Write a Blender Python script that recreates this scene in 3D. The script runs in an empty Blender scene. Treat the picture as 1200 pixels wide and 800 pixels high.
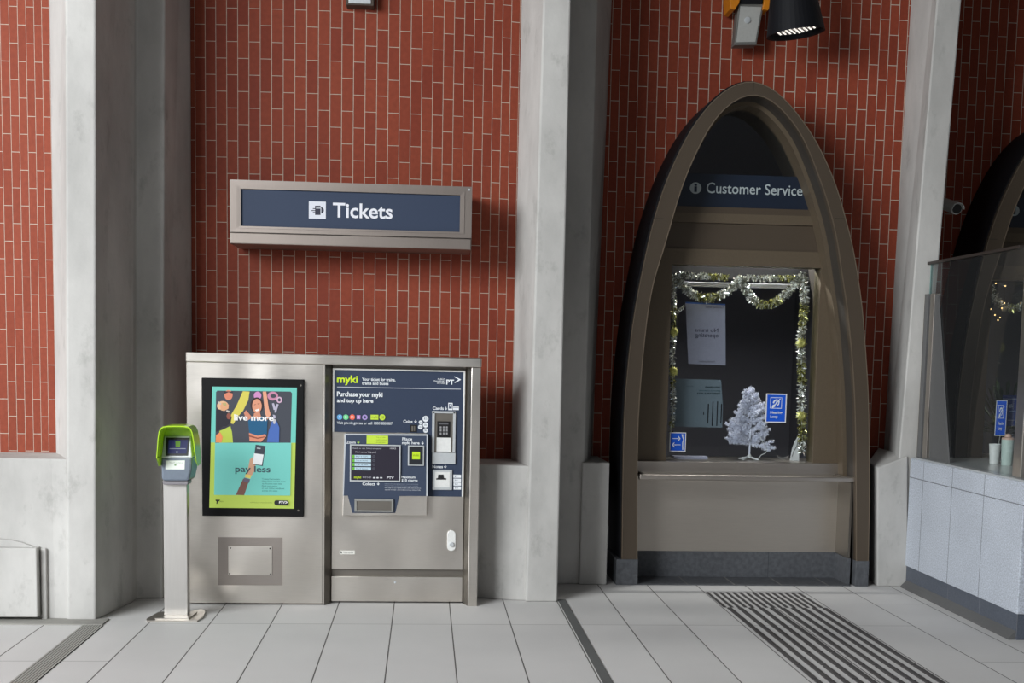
import bpy, bmesh, math, random
from mathutils import Vector, Matrix
from math import sin, cos, pi, radians, floor

# ------------------------------------------------------------------ camera, world, lights
S = bpy.context.scene
COL = S.collection
F = 1400.0                       # focal length in pixels of a 1200 x 800 frame
CX, CY = 600.0, 552.9
EYE = Vector((0, 0, 1.7))
FW = Vector((0.07390607, 0.99264872, -0.09584575))
RT = Vector((0.99718269, -0.07232155, 0.0199066))
UP = Vector((-0.01282854, 0.09704694, 0.99519713))
cam = bpy.data.cameras.new('camera')
camo = bpy.data.objects.new('camera', cam)
COL.objects.link(camo)
m = Matrix((RT, UP, -FW)).transposed().to_4x4()
m.translation = EYE
camo.matrix_world = m
cam.sensor_width = 36
cam.lens = 36 * F / 1200
cam.shift_y = (CY - 400) / 1200
cam.clip_end = 200
S.camera = camo
S.view_settings.view_transform = 'Standard'
S.view_settings.look = 'None'
S.view_settings.gamma = 1
S.view_settings.use_curve_mapping = False
S.view_settings.exposure = 0.0

W = bpy.data.worlds.new('overcast_sky')
S.world = W
W.use_nodes = True
nt = W.node_tree
bg = nt.nodes['Background']
tc = nt.nodes.new('ShaderNodeTexCoord')
sep = nt.nodes.new('ShaderNodeSeparateXYZ')
rmp = nt.nodes.new('ShaderNodeValToRGB')
mp = nt.nodes.new('ShaderNodeMapRange')
mp.inputs['From Min'].default_value = -0.3
mp.inputs['From Max'].default_value = 1.0
nt.links.new(tc.outputs['Generated'], sep.inputs[0])
nt.links.new(sep.outputs['Z'], mp.inputs['Value'])
nt.links.new(mp.outputs[0], rmp.inputs[0])
nt.links.new(rmp.outputs[0], bg.inputs['Color'])
e = rmp.color_ramp.elements
e[0].position = 0.18; e[0].color = (0.16, 0.155, 0.15, 1)
e[1].position = 0.32; e[1].color = (0.80, 0.84, 0.90, 1)
bg.inputs['Strength'].default_value = 0.205

def area(name, loc, target, size, power, color):
    l = bpy.data.lights.new(name, 'AREA')
    l.shape = 'RECTANGLE'; l.size, l.size_y = size
    l.energy = power; l.color = color
    o = bpy.data.objects.new(name, l); COL.objects.link(o)
    o.location = loc
    o.rotation_euler = (Vector(target) - Vector(loc)).to_track_quat('-Z', 'Y').to_euler()
    return o
area('daylight_opening', (-8.2, -1.0, 5.6), (0.4, 8.6, 0.8), (7.0, 5.0), 2150, (0.965, 1.0, 1.025))

# ------------------------------------------------------------------ helpers
def ray(px, py):
    return FW + RT * ((px - CX) / F) - UP * ((py - CY) / F)
def P(px, py, Y):
    d = ray(px, py)
    return EYE + d * (Y / d.y)
def PX(px, py, X):
    d = ray(px, py)
    return EYE + d * (X / d.x)
def PZ(px, py, z):
    d = ray(px, py)
    return EYE + d * ((z - 1.7) / d.z)
def lin(c):
    r = []
    for v in c[:3]:
        v = v / 255.0
        r.append(v / 12.92 if v <= 0.04045 else ((v + 0.055) / 1.055) ** 2.4)
    return tuple(r) + (1.0,)

class MB:
    def __init__(s): s.v = []; s.f = []; s.mi = []; s.cur = 0
    def mat(s, i): s.cur = i; return s
    def add(s, vs, fs):
        o = len(s.v); s.v += [tuple(p) for p in vs]
        for q in fs: s.f.append([i + o for i in q]); s.mi.append(s.cur)
        return s
    def prism(s, front, back):
        n = len(front)
        return s.add(list(front) + list(back), [list(range(n)), list(range(2 * n - 1, n - 1, -1))] +
                     [[i, n + i, n + (i + 1) % n, (i + 1) % n] for i in range(n)])
    def px(s, pts, Y, depth):          # outline on plane Y, extruded straight back
        fr = [P(x, y, Y) for x, y in pts]
        return s.prism(fr, [p + Vector((0, depth, 0)) for p in fr])
    def rect(s, x0, y0, x1, y1, Y, depth):   # upright rectangle
        c = box_of(x0, y0, x1, y1, Y)
        return s.box(c[0], Y, c[1], c[2], Y + depth, c[3])
    def box(s, x0, y0, z0, x1, y1, z1):
        fr = [(x0, y0, z0), (x1, y0, z0), (x1, y0, z1), (x0, y0, z1)]
        return s.prism(fr, [(a, y1, c) for a, b, c in fr])
    def obox(s, c, ax, hx, ay, hy, az, hz):
        c = Vector(c); ax = Vector(ax).normalized(); ay = Vector(ay).normalized(); az = Vector(az).normalized()
        vs = [c + ax * hx * i + ay * hy * j + az * hz * k for j in (-1, 1) for i, k in ((-1, -1), (1, -1), (1, 1), (-1, 1))]
        return s.add(vs, [[0, 1, 2, 3], [7, 6, 5, 4], [0, 4, 5, 1], [1, 5, 6, 2], [2, 6, 7, 3], [3, 7, 4, 0]])
    def tube(s, pts, r, n=8, cap=True):
        pts = [Vector(p) for p in pts]; rings = []
        rr = r if isinstance(r, (list, tuple)) else [r] * len(pts)
        ref = None
        for i, p in enumerate(pts):
            t = (pts[min(i + 1, len(pts) - 1)] - pts[max(i - 1, 0)]).normalized()
            if ref is None:
                ref = Vector((0, 0, 1)) if abs(t.z) < .9 else Vector((1, 0, 0))
            a = (ref - t * ref.dot(t)).normalized(); b = t.cross(a); ref = a
            rings.append([p + (a * cos(2 * pi * k / n) + b * sin(2 * pi * k / n)) * rr[i] for k in range(n)])
        vs = [q for g in rings for q in g]; fs = []
        for i in range(len(pts) - 1):
            for k in range(n):
                fs.append([i * n + k, i * n + (k + 1) % n, (i + 1) * n + (k + 1) % n, (i + 1) * n + k])
        if cap: fs += [list(range(n))[::-1], [(len(pts) - 1) * n + k for k in range(n)]]
        return s.add(vs, fs)
    def disc(s, c, r, depth, n=28, rz=None):     # disc facing -Y
        c = Vector(c); rz = rz or r
        fr = [c + Vector((cos(2 * pi * k / n) * r, 0, sin(2 * pi * k / n) * rz)) for k in range(n)]
        return s.prism(fr, [p + Vector((0, depth, 0)) for p in fr])
    def lathe(s, c, prof, n=24):                 # profile (r, z) about vertical axis through c
        c = Vector(c); vs = []; fs = []
        for r, z in prof:
            vs += [c + Vector((cos(2 * pi * k / n) * r, sin(2 * pi * k / n) * r, z)) for k in range(n)]
        for i in range(len(prof) - 1):
            for k in range(n):
                fs.append([i * n + k, i * n + (k + 1) % n, (i + 1) * n + (k + 1) % n, (i + 1) * n + k])
        fs += [list(range(n))[::-1], [(len(prof) - 1) * n + k for k in range(n)]]
        return s.add(vs, fs)
    def build(s, name, mats, parent=None, bevel=0, smooth=False, uv=None, fix=True):
        me = bpy.data.meshes.new(name)
        me.from_pydata(s.v, [], s.f)
        if not isinstance(mats, (list, tuple)): mats = [mats]
        for q in mats: me.materials.append(q)
        me.polygons.foreach_set('material_index', s.mi)
        if uv:
            l = me.uv_layers.new(name='UVMap')
            for lo in me.loops:
                l.data[lo.index].uv = uv(me.vertices[lo.vertex_index].co)
        if fix:
            b = bmesh.new(); b.from_mesh(me); bmesh.ops.recalc_face_normals(b, faces=b.faces); b.to_mesh(me); b.free()
        if smooth: me.polygons.foreach_set('use_smooth', [True] * len(me.polygons))
        o = bpy.data.objects.new(name, me); COL.objects.link(o)
        if bevel:
            bv = o.modifiers.new('bevel', 'BEVEL'); bv.width = bevel; bv.segments = 2; bv.limit_method = 'ANGLE'; bv.angle_limit = radians(40)
        if parent: attach(o, parent)
        return o

def thing(name, label, cat, loc, group=None):
    o = bpy.data.objects.new(name, None); COL.objects.link(o)
    o.empty_display_size = .1
    o.location = loc; o['label'] = label; o['category'] = cat
    ORG[o] = Vector(loc)
    if group: o['group'] = group
    return o
ORG = {}
def attach(o, p):
    o.parent = p
    if p in ORG: o.matrix_parent_inverse = Matrix.Translation(-ORG[p])
def tag(o, label, cat, group=None):
    o['label'] = label; o['category'] = cat
    if group: o['group'] = group
    return o
def lab(o, t): o['label'] = t; return o
def struct(o): o['kind'] = 'structure'; return o
def box_of(x0, y0, x1, y1, Y):
    xm, ym = (x0 + x1) / 2, (y0 + y1) / 2
    return (P(x0, ym, Y).x, P(xm, y1, Y).z, P(x1, ym, Y).x, P(xm, y0, Y).z)
def dup(o, d, parent=None):
    c = o.copy(); COL.objects.link(c)
    if parent is None: c.location = Vector(o.location) + Vector(d)
    else:
        c.parent = parent; c.matrix_parent_inverse = o.matrix_parent_inverse.copy()
    for ch in o.children: dup(ch, d, c)
    return c

# ------------------------------------------------------------------ materials
def newmat(name):
    mt = bpy.data.materials.new(name); mt.use_nodes = True
    n = mt.node_tree
    return mt, n, n.nodes['Principled BSDF']
def N(n, t, **k):
    a = n.nodes.new(t)
    for q, v in k.items(): setattr(a, q, v)
    return a
def simple(name, rgb, rough=.5, metal=0, bump=0, scale=60, var=0, coat=0, emit=0, spec=None, body=1):
    mt, n, b = newmat(name)
    b.inputs['Base Color'].default_value = lin(rgb)
    b.inputs['Roughness'].default_value = rough
    b.inputs['Metallic'].default_value = metal
    if spec is not None: b.inputs['Specular IOR Level'].default_value = spec
    if coat: b.inputs['Coat Weight'].default_value = coat; b.inputs['Coat Roughness'].default_value = .15
    if emit:
        b.inputs['Emission Color'].default_value = lin(rgb); b.inputs['Emission Strength'].default_value = emit
    g = N(n, 'ShaderNodeNewGeometry'); no = N(n, 'ShaderNodeTexNoise'); no.inputs['Scale'].default_value = scale
    no.inputs['Detail'].default_value = 5
    n.links.new(g.outputs['Position'], no.inputs['Vector'])
    v = var or .04
    hs = N(n, 'ShaderNodeMixRGB', blend_type='MULTIPLY'); hs.inputs[0].default_value = 1
    mr = N(n, 'ShaderNodeMapRange'); mr.inputs['To Min'].default_value = 1 - v; mr.inputs['To Max'].default_value = 1 + v
    mr.inputs['From Min'].default_value = .3; mr.inputs['From Max'].default_value = .7
    n.links.new(no.outputs['Fac'], mr.inputs['Value'])
    hs.inputs[1].default_value = tuple(v * body for v in lin(rgb)[:3]) + (1,); n.links.new(mr.outputs[0], hs.inputs[2]); n.links.new(hs.outputs[0], b.inputs['Base Color'])
    if bump:
        bp = N(n, 'ShaderNodeBump'); bp.inputs['Strength'].default_value = bump; bp.inputs['Distance'].default_value = .003
        n.links.new(no.outputs['Fac'], bp.inputs['Height']); n.links.new(bp.outputs[0], b.inputs['Normal'])
    return mt
def steel(name, rgb, rough=.33, stretch=(2, 2, 60), warp=.10):
    mt, n, b = newmat(name)
    b.inputs['Metallic'].default_value = 1
    g = N(n, 'ShaderNodeNewGeometry')
    mpg = N(n, 'ShaderNodeMapping'); mpg.inputs['Scale'].default_value = stretch
    n.links.new(g.outputs['Position'], mpg.inputs['Vector'])
    no = N(n, 'ShaderNodeTexNoise'); no.inputs['Scale'].default_value = 8; no.inputs['Detail'].default_value = 6
    n.links.new(mpg.outputs[0], no.inputs['Vector'])
    mr = N(n, 'ShaderNodeMapRange'); mr.inputs['To Min'].default_value = rough - .06; mr.inputs['To Max'].default_value = rough + .08
    n.links.new(no.outputs['Fac'], mr.inputs['Value']); n.links.new(mr.outputs[0], b.inputs['Roughness'])
    n2 = N(n, 'ShaderNodeTexNoise'); n2.inputs['Scale'].default_value = 1.6; n2.inputs['Detail'].default_value = 1
    n.links.new(g.outputs['Position'], n2.inputs['Vector'])
    bp = N(n, 'ShaderNodeBump'); bp.inputs['Strength'].default_value = warp; bp.inputs['Distance'].default_value = .2
    n.links.new(n2.outputs['Fac'], bp.inputs['Height']); n.links.new(bp.outputs[0], b.inputs['Normal'])
    cr = N(n, 'ShaderNodeMixRGB', blend_type='MULTIPLY'); cr.inputs[0].default_value = 1; cr.inputs[1].default_value = lin(rgb)
    m3 = N(n, 'ShaderNodeMapRange'); m3.inputs['To Min'].default_value = .9; m3.inputs['To Max'].default_value = 1.08
    n.links.new(no.outputs['Fac'], m3.inputs['Value']); n.links.new(m3.outputs[0], cr.inputs[2]); n.links.new(cr.outputs[0], b.inputs['Base Color'])
    return mt
def concrete(name, rgb, dark=.62):
    mt, n, b = newmat(name)
    b.inputs['Roughness'].default_value = .85
    g = N(n, 'ShaderNodeNewGeometry')
    big = N(n, 'ShaderNodeTexNoise'); big.inputs['Scale'].default_value = 1.3; big.inputs['Detail'].default_value = 6; big.inputs['Roughness'].default_value = .62
    mpg = N(n, 'ShaderNodeMapping'); mpg.inputs['Scale'].default_value = (1.6, 1.6, .8)
    n.links.new(g.outputs['Position'], mpg.inputs['Vector']); n.links.new(mpg.outputs[0], big.inputs['Vector'])
    r1 = N(n, 'ShaderNodeValToRGB'); r1.color_ramp.elements[0].position = .30; r1.color_ramp.elements[1].position = .72
    c = lin(rgb)
    r1.color_ramp.elements[0].color = tuple(v * .74 for v in c[:3]) + (1,)
    r1.color_ramp.elements[1].color = tuple(min(1, v * 1.10) for v in c[:3]) + (1,)
    n.links.new(big.outputs['Fac'], r1.inputs[0])
    # vertical wear marks and blotches
    m2 = N(n, 'ShaderNodeMapping'); m2.inputs['Scale'].default_value = (5, 5, 3.0)
    n.links.new(g.outputs['Position'], m2.inputs['Vector'])
    st = N(n, 'ShaderNodeTexNoise'); st.inputs['Scale'].default_value = 1.2; st.inputs['Detail'].default_value = 8; st.inputs['Roughness'].default_value = .7
    n.links.new(m2.outputs[0], st.inputs['Vector'])
    r2 = N(n, 'ShaderNodeValToRGB'); r2.color_ramp.elements[0].position = .28; r2.color_ramp.elements[1].position = .44
    r2.color_ramp.elements[0].color = (dark, dark, dark * .98, 1); r2.color_ramp.elements[1].color = (1, 1, 1, 1)
    n.links.new(st.outputs['Fac'], r2.inputs[0])
    mx = N(n, 'ShaderNodeMixRGB', blend_type='MULTIPLY'); mx.inputs[0].default_value = .7
    n.links.new(r1.outputs[0], mx.inputs[1]); n.links.new(r2.outputs[0], mx.inputs[2]); n.links.new(mx.outputs[0], b.inputs['Base Color'])
    f = N(n, 'ShaderNodeTexNoise'); f.inputs['Scale'].default_value = 45; f.inputs['Detail'].default_value = 6
    n.links.new(g.outputs['Position'], f.inputs['Vector'])
    bp = N(n, 'ShaderNodeBump'); bp.inputs['Strength'].default_value = .25; bp.inputs['Distance'].default_value = .004
    n.links.new(f.outputs['Fac'], bp.inputs['Height']); n.links.new(bp.outputs[0], b.inputs['Normal'])
    return mt
def brick(name, bw, rh, c1, c2, mort, ms=.0045):
    mt, n, b = newmat(name)
    b.inputs['Specular IOR Level'].default_value = .25
    uv = N(n, 'ShaderNodeUVMap')
    br = N(n, 'ShaderNodeTexBrick')
    n.links.new(uv.outputs[0], br.inputs['Vector'])
    br.inputs['Color1'].default_value = lin(c1); br.inputs['Color2'].default_value = lin(c2); br.inputs['Mortar'].default_value = lin(mort)
    br.inputs['Scale'].default_value = 1; br.inputs['Mortar Size'].default_value = ms; br.inputs['Mortar Smooth'].default_value = .25
    br.inputs['Brick Width'].default_value = bw; br.inputs['Row Height'].default_value = rh; br.inputs['Bias'].default_value = 0
    no = N(n, 'ShaderNodeTexNoise'); no.inputs['Scale'].default_value = 30; no.inputs['Detail'].default_value = 6
    n.links.new(uv.outputs[0], no.inputs['Vector'])
    mr = N(n, 'ShaderNodeMapRange'); mr.inputs['To Min'].default_value = .8; mr.inputs['To Max'].default_value = 1.2
    n.links.new(no.outputs['Fac'], mr.inputs['Value'])
    mx = N(n, 'ShaderNodeMixRGB', blend_type='MULTIPLY'); mx.inputs[0].default_value = 1
    n.links.new(br.outputs['Color'], mx.inputs[1]); n.links.new(mr.outputs[0], mx.inputs[2]); n.links.new(mx.outputs[0], b.inputs['Base Color'])
    mrr = N(n, 'ShaderNodeMapRange'); mrr.inputs['To Min'].default_value = .7; mrr.inputs['To Max'].default_value = .9
    n.links.new(br.outputs['Fac'], mrr.inputs['Value']); n.links.new(mrr.outputs[0], b.inputs['Roughness'])
    bp = N(n, 'ShaderNodeBump', invert=True); bp.inputs['Strength'].default_value = .5; bp.inputs['Distance'].default_value = .004
    n.links.new(br.outputs['Fac'], bp.inputs['Height']); n.links.new(bp.outputs[0], b.inputs['Normal'])
    return mt
def granite(name, rgb, k=.16, scale=160, rough=.5):
    mt, n, b = newmat(name)
    b.inputs['Roughness'].default_value = rough
    g = N(n, 'ShaderNodeNewGeometry')
    no = N(n, 'ShaderNodeTexNoise'); no.inputs['Scale'].default_value = scale; no.inputs['Detail'].default_value = 3
    n.links.new(g.outputs['Position'], no.inputs['Vector'])
    r = N(n, 'ShaderNodeValToRGB'); c = lin(rgb)
    r.color_ramp.elements[0].position = .35; r.color_ramp.elements[0].color = tuple(v * (1 - 2 * k) for v in c[:3]) + (1,)
    r.color_ramp.elements[1].position = .65; r.color_ramp.elements[1].color = tuple(v * (1 + k) for v in c[:3]) + (1,)
    n.links.new(no.outputs['Fac'], r.inputs[0])
    n2 = N(n, 'ShaderNodeTexNoise'); n2.inputs['Scale'].default_value = 3; n2.inputs['Detail'].default_value = 4
    n.links.new(g.outputs['Position'], n2.inputs['Vector'])
    mr = N(n, 'ShaderNodeMapRange'); mr.inputs['To Min'].default_value = .88; mr.inputs['To Max'].default_value = 1.12
    n.links.new(n2.outputs['Fac'], mr.inputs['Value'])
    mx = N(n, 'ShaderNodeMixRGB', blend_type='MULTIPLY'); mx.inputs[0].default_value = 1
    n.links.new(r.outputs[0], mx.inputs[1]); n.links.new(mr.outputs[0], mx.inputs[2]); n.links.new(mx.outputs[0], b.inputs['Base Color'])
    return mt
def glass(name, tint=(.86, .9, .9), refl=1.0, haze=0):
    mt = bpy.data.materials.new(name); mt.use_nodes = True; n = mt.node_tree
    n.nodes.remove(n.nodes['Principled BSDF']); out = n.nodes['Material Output']
    t = N(n, 'ShaderNodeBsdfTransparent'); t.inputs[0].default_value = tuple(tint) + (1,)
    gl = N(n, 'ShaderNodeBsdfGlossy'); gl.inputs['Roughness'].default_value = .03
    fr = N(n, 'ShaderNodeFresnel'); fr.inputs['IOR'].default_value = 1.45
    mu = N(n, 'ShaderNodeMath', operation='MULTIPLY'); mu.inputs[1].default_value = refl
    mx = N(n, 'ShaderNodeMixShader')
    gm = N(n, 'ShaderNodeNewGeometry'); ff = N(n, 'ShaderNodeMath', operation='SUBTRACT'); ff.inputs[0].default_value = 1
    n.links.new(gm.outputs['Backfacing'], ff.inputs[1]); fm = N(n, 'ShaderNodeMath', operation='MULTIPLY')
    n.links.new(fr.outputs[0], fm.inputs[0]); n.links.new(ff.outputs[0], fm.inputs[1]); fr = fm
    n.links.new(fr.outputs[0], mu.inputs[0]); n.links.new(mu.outputs[0], mx.inputs[0]); n.links.new(t.outputs[0], mx.inputs[1]); n.links.new(gl.outputs[0], mx.inputs[2])
    if haze:  # pale diffuse layer painting haze and reflection onto the pane
        df = N(n, 'ShaderNodeBsdfDiffuse'); df.inputs[0].default_value = (.8, .82, .84, 1)
        m2 = N(n, 'ShaderNodeMixShader'); m2.inputs[0].default_value = haze
        n.links.new(mx.outputs[0], m2.inputs[1]); n.links.new(df.outputs[0], m2.inputs[2]); mx = m2
    n.links.new(mx.outputs[0], out.inputs['Surface'])
    return mt
_print = {}
def ink(rgb, emit=0):
    k = (tuple(rgb), emit)
    if k not in _print:
        _print[k] = simple('printed_colour_%02x%02x%02x%s' % (*[int(v) for v in rgb], '_lit' if emit else ''), rgb, .5, emit=emit, var=.01, spec=.3, body=.4 if emit else 1)
    return _print[k]

M_STEEL = steel('brushed_stainless_steel', (216, 210, 202), .33, warp=.3)
M_STEEL_H = steel('brushed_sign_steel', (152, 142, 135), .42, (60, 2, 2), .03)
M_STEELD = steel('dull_stainless_steel', (132, 127, 120), .45, warp=.03)
M_BRONZE = simple('bronze_painted_metal', (86, 75, 63), .45, .35, bump=.02, scale=200)
M_BRONZE_IN = simple('bronze_panel', (100, 88, 72), .5, .3)
M_BLACKMETAL = simple('black_painted_metal', (20, 21, 25), .6, 0, spec=.2)
M_CONC = concrete('pale_concrete', (190, 188, 184))
M_CONC2 = concrete('grey_concrete', (150, 148, 142), .78)
M_DARKTILE = granite('dark_stone_tile', (82, 84, 88), .12, 30, .5)
M_GRAN = granite('grey_granite', (190, 196, 206), .14, 110, .55)
M_BLUESTONE = granite('bluestone_plinth', (82, 88, 99), .10, 120, .45)
M_NAVY = simple('navy_panel', (54, 64, 84), .5, 0, spec=.2, var=.02)
M_BLACK = simple('black_plastic', (20, 20, 22), .35)
M_DARK = simple('dark_recess', (30, 29, 28), .8)
M_INT = simple('booth_interior_dark', (112, 112, 120), .8)
M_GLASS = glass('window_glass', (.9, .92, .93), .8)
M_SCREENGLASS = glass('screen_glass', (.93, .95, .95), 1.0, .010)
M_WHITE = simple('white_plastic', (225, 225, 222), .4)
M_GREY = simple('grey_plastic', (108, 118, 132), .4, coat=.2)
M_SILVER = simple('silver_plastic', (200, 204, 206), .35, .3)
M_LIME = simple('lime_green_plastic', (172, 214, 30), .35, coat=.3)
M_ALU = simple('cast_aluminium_grey', (150, 150, 146), .5, .4)
M_ORANGE = simple('orange_painted_bracket', (196, 118, 12), .5)
M_SILVERFOIL = simple('silver_foil', (240, 240, 232), .3, .2)
M_GOLDFOIL = simple('pale_gold_foil', (172, 170, 112), .3, .3)
M_MIRROR = simple('mirror_silver_foil', (236, 236, 230), .18, 1)
M_GOLDM = simple('mirror_gold_foil', (178, 174, 112), .2, 1)
M_SHADE = simple('shaded_foil', (150, 148, 130), .3, .5)  # greyer copy of the foil, shade for the sparkle put into its colour
M_PAPER = simple('grey_paper', (150, 150, 165), .8)
M_TREE = simple('white_tinsel_branches', (240, 241, 252), .6)
M_TACT = simple('dark_grey_tactile_stud', (66, 63, 63), .7, bump=.3, scale=300)
M_SEAL = simple('dark_joint_sealant', (92, 93, 92), .8)
M_GRATE = simple('drain_steel', (168, 166, 160), .6, .2)
M_STEELC = steel('counter_steel', (186, 178, 170), .4, warp=.03)
M_SHEET = simple('charcoal_sheet_metal', (104, 104, 104), .5, .2)

# floor: long stone tiles, joints worked out from position
def floor_mat():
    mt, n, b = newmat('pale_granite_paving')
    b.inputs['Roughness'].default_value = .62
    g = N(n, 'ShaderNodeNewGeometry'); sp = N(n, 'ShaderNodeSeparateXYZ'); n.links.new(g.outputs['Position'], sp.inputs[0])
    def M_(op, a, c=None, d=None):
        k = N(n, 'ShaderNodeMath', operation=op)
        for i, v in enumerate((a, c, d)):
            if v is None: continue
            if isinstance(v, (int, float)): k.inputs[i].default_value = v
            else: n.links.new(v, k.inputs[i])
        return k.outputs[0]
    X, Y = sp.outputs['X'], sp.outputs['Y']
    s = .378
    left = M_('LESS_THAN', X, -2.08)
    xs = M_('SUBTRACT', M_('SUBTRACT', X, .19), M_('MULTIPLY', left, .136))
    col = M_('FLOOR', M_('DIVIDE', xs, s))
    fx = M_('SUBTRACT', M_('DIVIDE', xs, s), col)
    dx = M_('MULTIPLY', M_('MINIMUM', fx, M_('SUBTRACT', 1, fx)), s)
    # the column beside the drain and those past 3.2 m have their cross joint elsewhere
    alt = M_('MAXIMUM', M_('LESS_THAN', X, -1.70), M_('GREATER_THAN', X, 3.21))
    L = 1.62
    ys = M_('SUBTRACT', M_('SUBTRACT', Y, 7.48), M_('MULTIPLY', alt, -.93))
    row = M_('FLOOR', M_('DIVIDE', ys, L))
    fy = M_('SUBTRACT', M_('DIVIDE', ys, L), row)
    dy = M_('MULTIPLY', M_('MINIMUM', fy, M_('SUBTRACT', 1, fy)), L)
    j = M_('MAXIMUM', M_('LESS_THAN', dx, .0035), M_('MULTIPLY', M_('LESS_THAN', dy, .005), .45))
    cb = N(n, 'ShaderNodeCombineXYZ'); n.links.new(col, cb.inputs[0]); n.links.new(row, cb.inputs[1])
    wn = N(n, 'ShaderNodeTexWhiteNoise', noise_dimensions='2D'); n.links.new(cb.outputs[0], wn.inputs['Vector'])
    sp1 = N(n, 'ShaderNodeTexNoise'); sp1.inputs['Scale'].default_value = 190; sp1.inputs['Detail'].default_value = 2
    n.links.new(g.outputs['Position'], sp1.inputs['Vector'])
    sp2 = N(n, 'ShaderNodeTexNoise'); sp2.inputs['Scale'].default_value = 1.8; sp2.inputs['Detail'].default_value = 5
    n.links.new(g.outputs['Position'], sp2.inputs['Vector'])
    k = M_('ADD', M_('ADD', .80, M_('MULTIPLY', wn.outputs['Value'], .08)), M_('ADD', M_('MULTIPLY', sp1.outputs['Fac'], .16), M_('MULTIPLY', sp2.outputs['Fac'], .16)))
    mx = N(n, 'ShaderNodeMixRGB', blend_type='MULTIPLY'); mx.inputs[0].default_value = 1; mx.inputs[1].default_value = lin((206, 204, 202))
    n.links.new(k, mx.inputs[2])
    m2 = N(n, 'ShaderNodeMixRGB'); n.links.new(j, m2.inputs[0]); n.links.new(mx.outputs[0], m2.inputs[1]); m2.inputs[2].default_value = lin((82, 78, 76))
    n.links.new(m2.outputs[0], b.inputs['Base Color'])
    bp = N(n, 'ShaderNodeBump', invert=True); bp.inputs['Strength'].default_value = .3; bp.inputs['Distance'].default_value = .003
    n.links.new(j, bp.inputs['Height']); n.links.new(bp.outputs[0], b.inputs['Normal'])
    return mt
M_FLOOR = floor_mat()

# ------------------------------------------------------------------ text
_tc = {}
def text_raw(body, offset):
    k = (body, offset)
    if k in _tc: return _tc[k]
    c = bpy.data.curves.new('t', 'FONT'); c.body = body; c.size = 1; c.offset = offset; c.resolution_u = 3
    o = bpy.data.objects.new('t', c); COL.objects.link(o)
    bpy.context.view_layer.update()
    me = bpy.data.meshes.new_from_object(o.evaluated_get(bpy.context.evaluated_depsgraph_get()))
    vs = [tuple(v.co[:2]) for v in me.vertices]; fs = [list(p.vertices) for p in me.polygons]
    bpy.data.objects.remove(o); bpy.data.curves.remove(c); bpy.data.meshes.remove(me)
    _tc[k] = (vs, fs); return vs, fs
def put_text(mb, body, x0, y0, x1, y1, Y, offset=.0, mirror=False):
    vs, fs = text_raw(body, offset)
    ax, bx = min(v[0] for v in vs), max(v[0] for v in vs); az, bz = min(v[1] for v in vs), max(v[1] for v in vs)
    X0, Z0, X1, Z1 = box_of(x0, y0, x1, y1, Y)
    out = []
    for x, z in vs:
        u = (x - ax) / (bx - ax); w = (z - az) / (bz - az)
        if mirror: u = 1 - u
        out.append((X0 + (X1 - X0) * u, Y, Z0 + (Z1 - Z0) * w))
    mb.add(out, fs); return mb
def face_px(mb, pts, Y):
    mb.add([P(x, y, Y) for x, y in pts], [list(range(len(pts)))]); return mb
def face_rect(mb, x0, y0, x1, y1, Y):
    a, b, c, d = box_of(x0, y0, x1, y1, Y)
    mb.add([(a, Y, b), (c, Y, b), (c, Y, d), (a, Y, d)], [[0, 1, 2, 3]]); return mb
def ell(cx, cy, rx, ry=None, n=20, a0=0, a1=2 * pi):
    ry = ry or rx
    return [(cx + rx * cos(a0 + (a1 - a0) * k / n), cy + ry * sin(a0 + (a1 - a0) * k / n)) for k in range(n)]
class Art:
    """flat printed artwork: coloured shapes on one sheet"""
    def __init__(s, Y, emit=0): s.Y = Y; s.emit = emit; s.mb = MB(); s.mats = []; s.k = 0
    def c(s, rgb):
        mt = ink(rgb, s.emit)
        if mt not in s.mats: s.mats.append(mt)
        s.mb.cur = s.mats.index(mt); s.k += 1
        return s.Y - .00025 * s.k
    def poly(s, rgb, pts): face_px(s.mb, pts, s.c(rgb)); return s
    def rect(s, rgb, x0, y0, x1, y1): face_rect(s.mb, x0, y0, x1, y1, s.c(rgb)); return s
    def text(s, rgb, body, x0, y0, x1, y1, offset=0, mirror=False): put_text(s.mb, body, x0, y0, x1, y1, s.c(rgb), offset, mirror); return s
    def down(s, rgb, x, y0, y1):       # small down arrow
        w = (y1 - y0) * .42; Y = s.c(rgb)
        face_px(s.mb, [(x - .35, y0), (x + .35, y0), (x + .35, y1 - .8), (x - .35, y1 - .8)], Y)
        face_px(s.mb, [(x - w, y1 - w * 1.3), (x - w + .5, y1 - w * 1.3 - .4), (x, y1 - .9), (x + w - .5, y1 - w * 1.3 - .4), (x + w, y1 - w * 1.3), (x, y1)], Y)
        return s
    def build(s, name, parent): return s.mb.build(name, s.mats, parent, fix=False)

# ================================================================== SETTING
YL, YM, YR = 7.55, 8.19, 8.85         # fronts of the three pillars
YBL, YBM, YBR, YB4 = 8.0, 8.66, 9.42, 10.15   # brick faces of the bays
mb = MB(); mb.add([(-9, -5, 0), (11, -5, 0), (11, 12, 0), (-9, 12, 0)], [[0, 1, 2, 3]])
mb.add([(-9, -5, -.2), (11, -5, -.2), (11, 12, -.2), (-9, 12, -.2)], [[3, 2, 1, 0]])
fl = mb.build('floor', M_FLOOR); struct(fl)
mb = MB(); mb.box(-9, 1.5, 6.2, 11, 12, 6.4)
M_HALL = concrete('dark_hall_concrete', (92, 90, 86))
struct(mb.build('ceiling', M_HALL))

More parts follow.
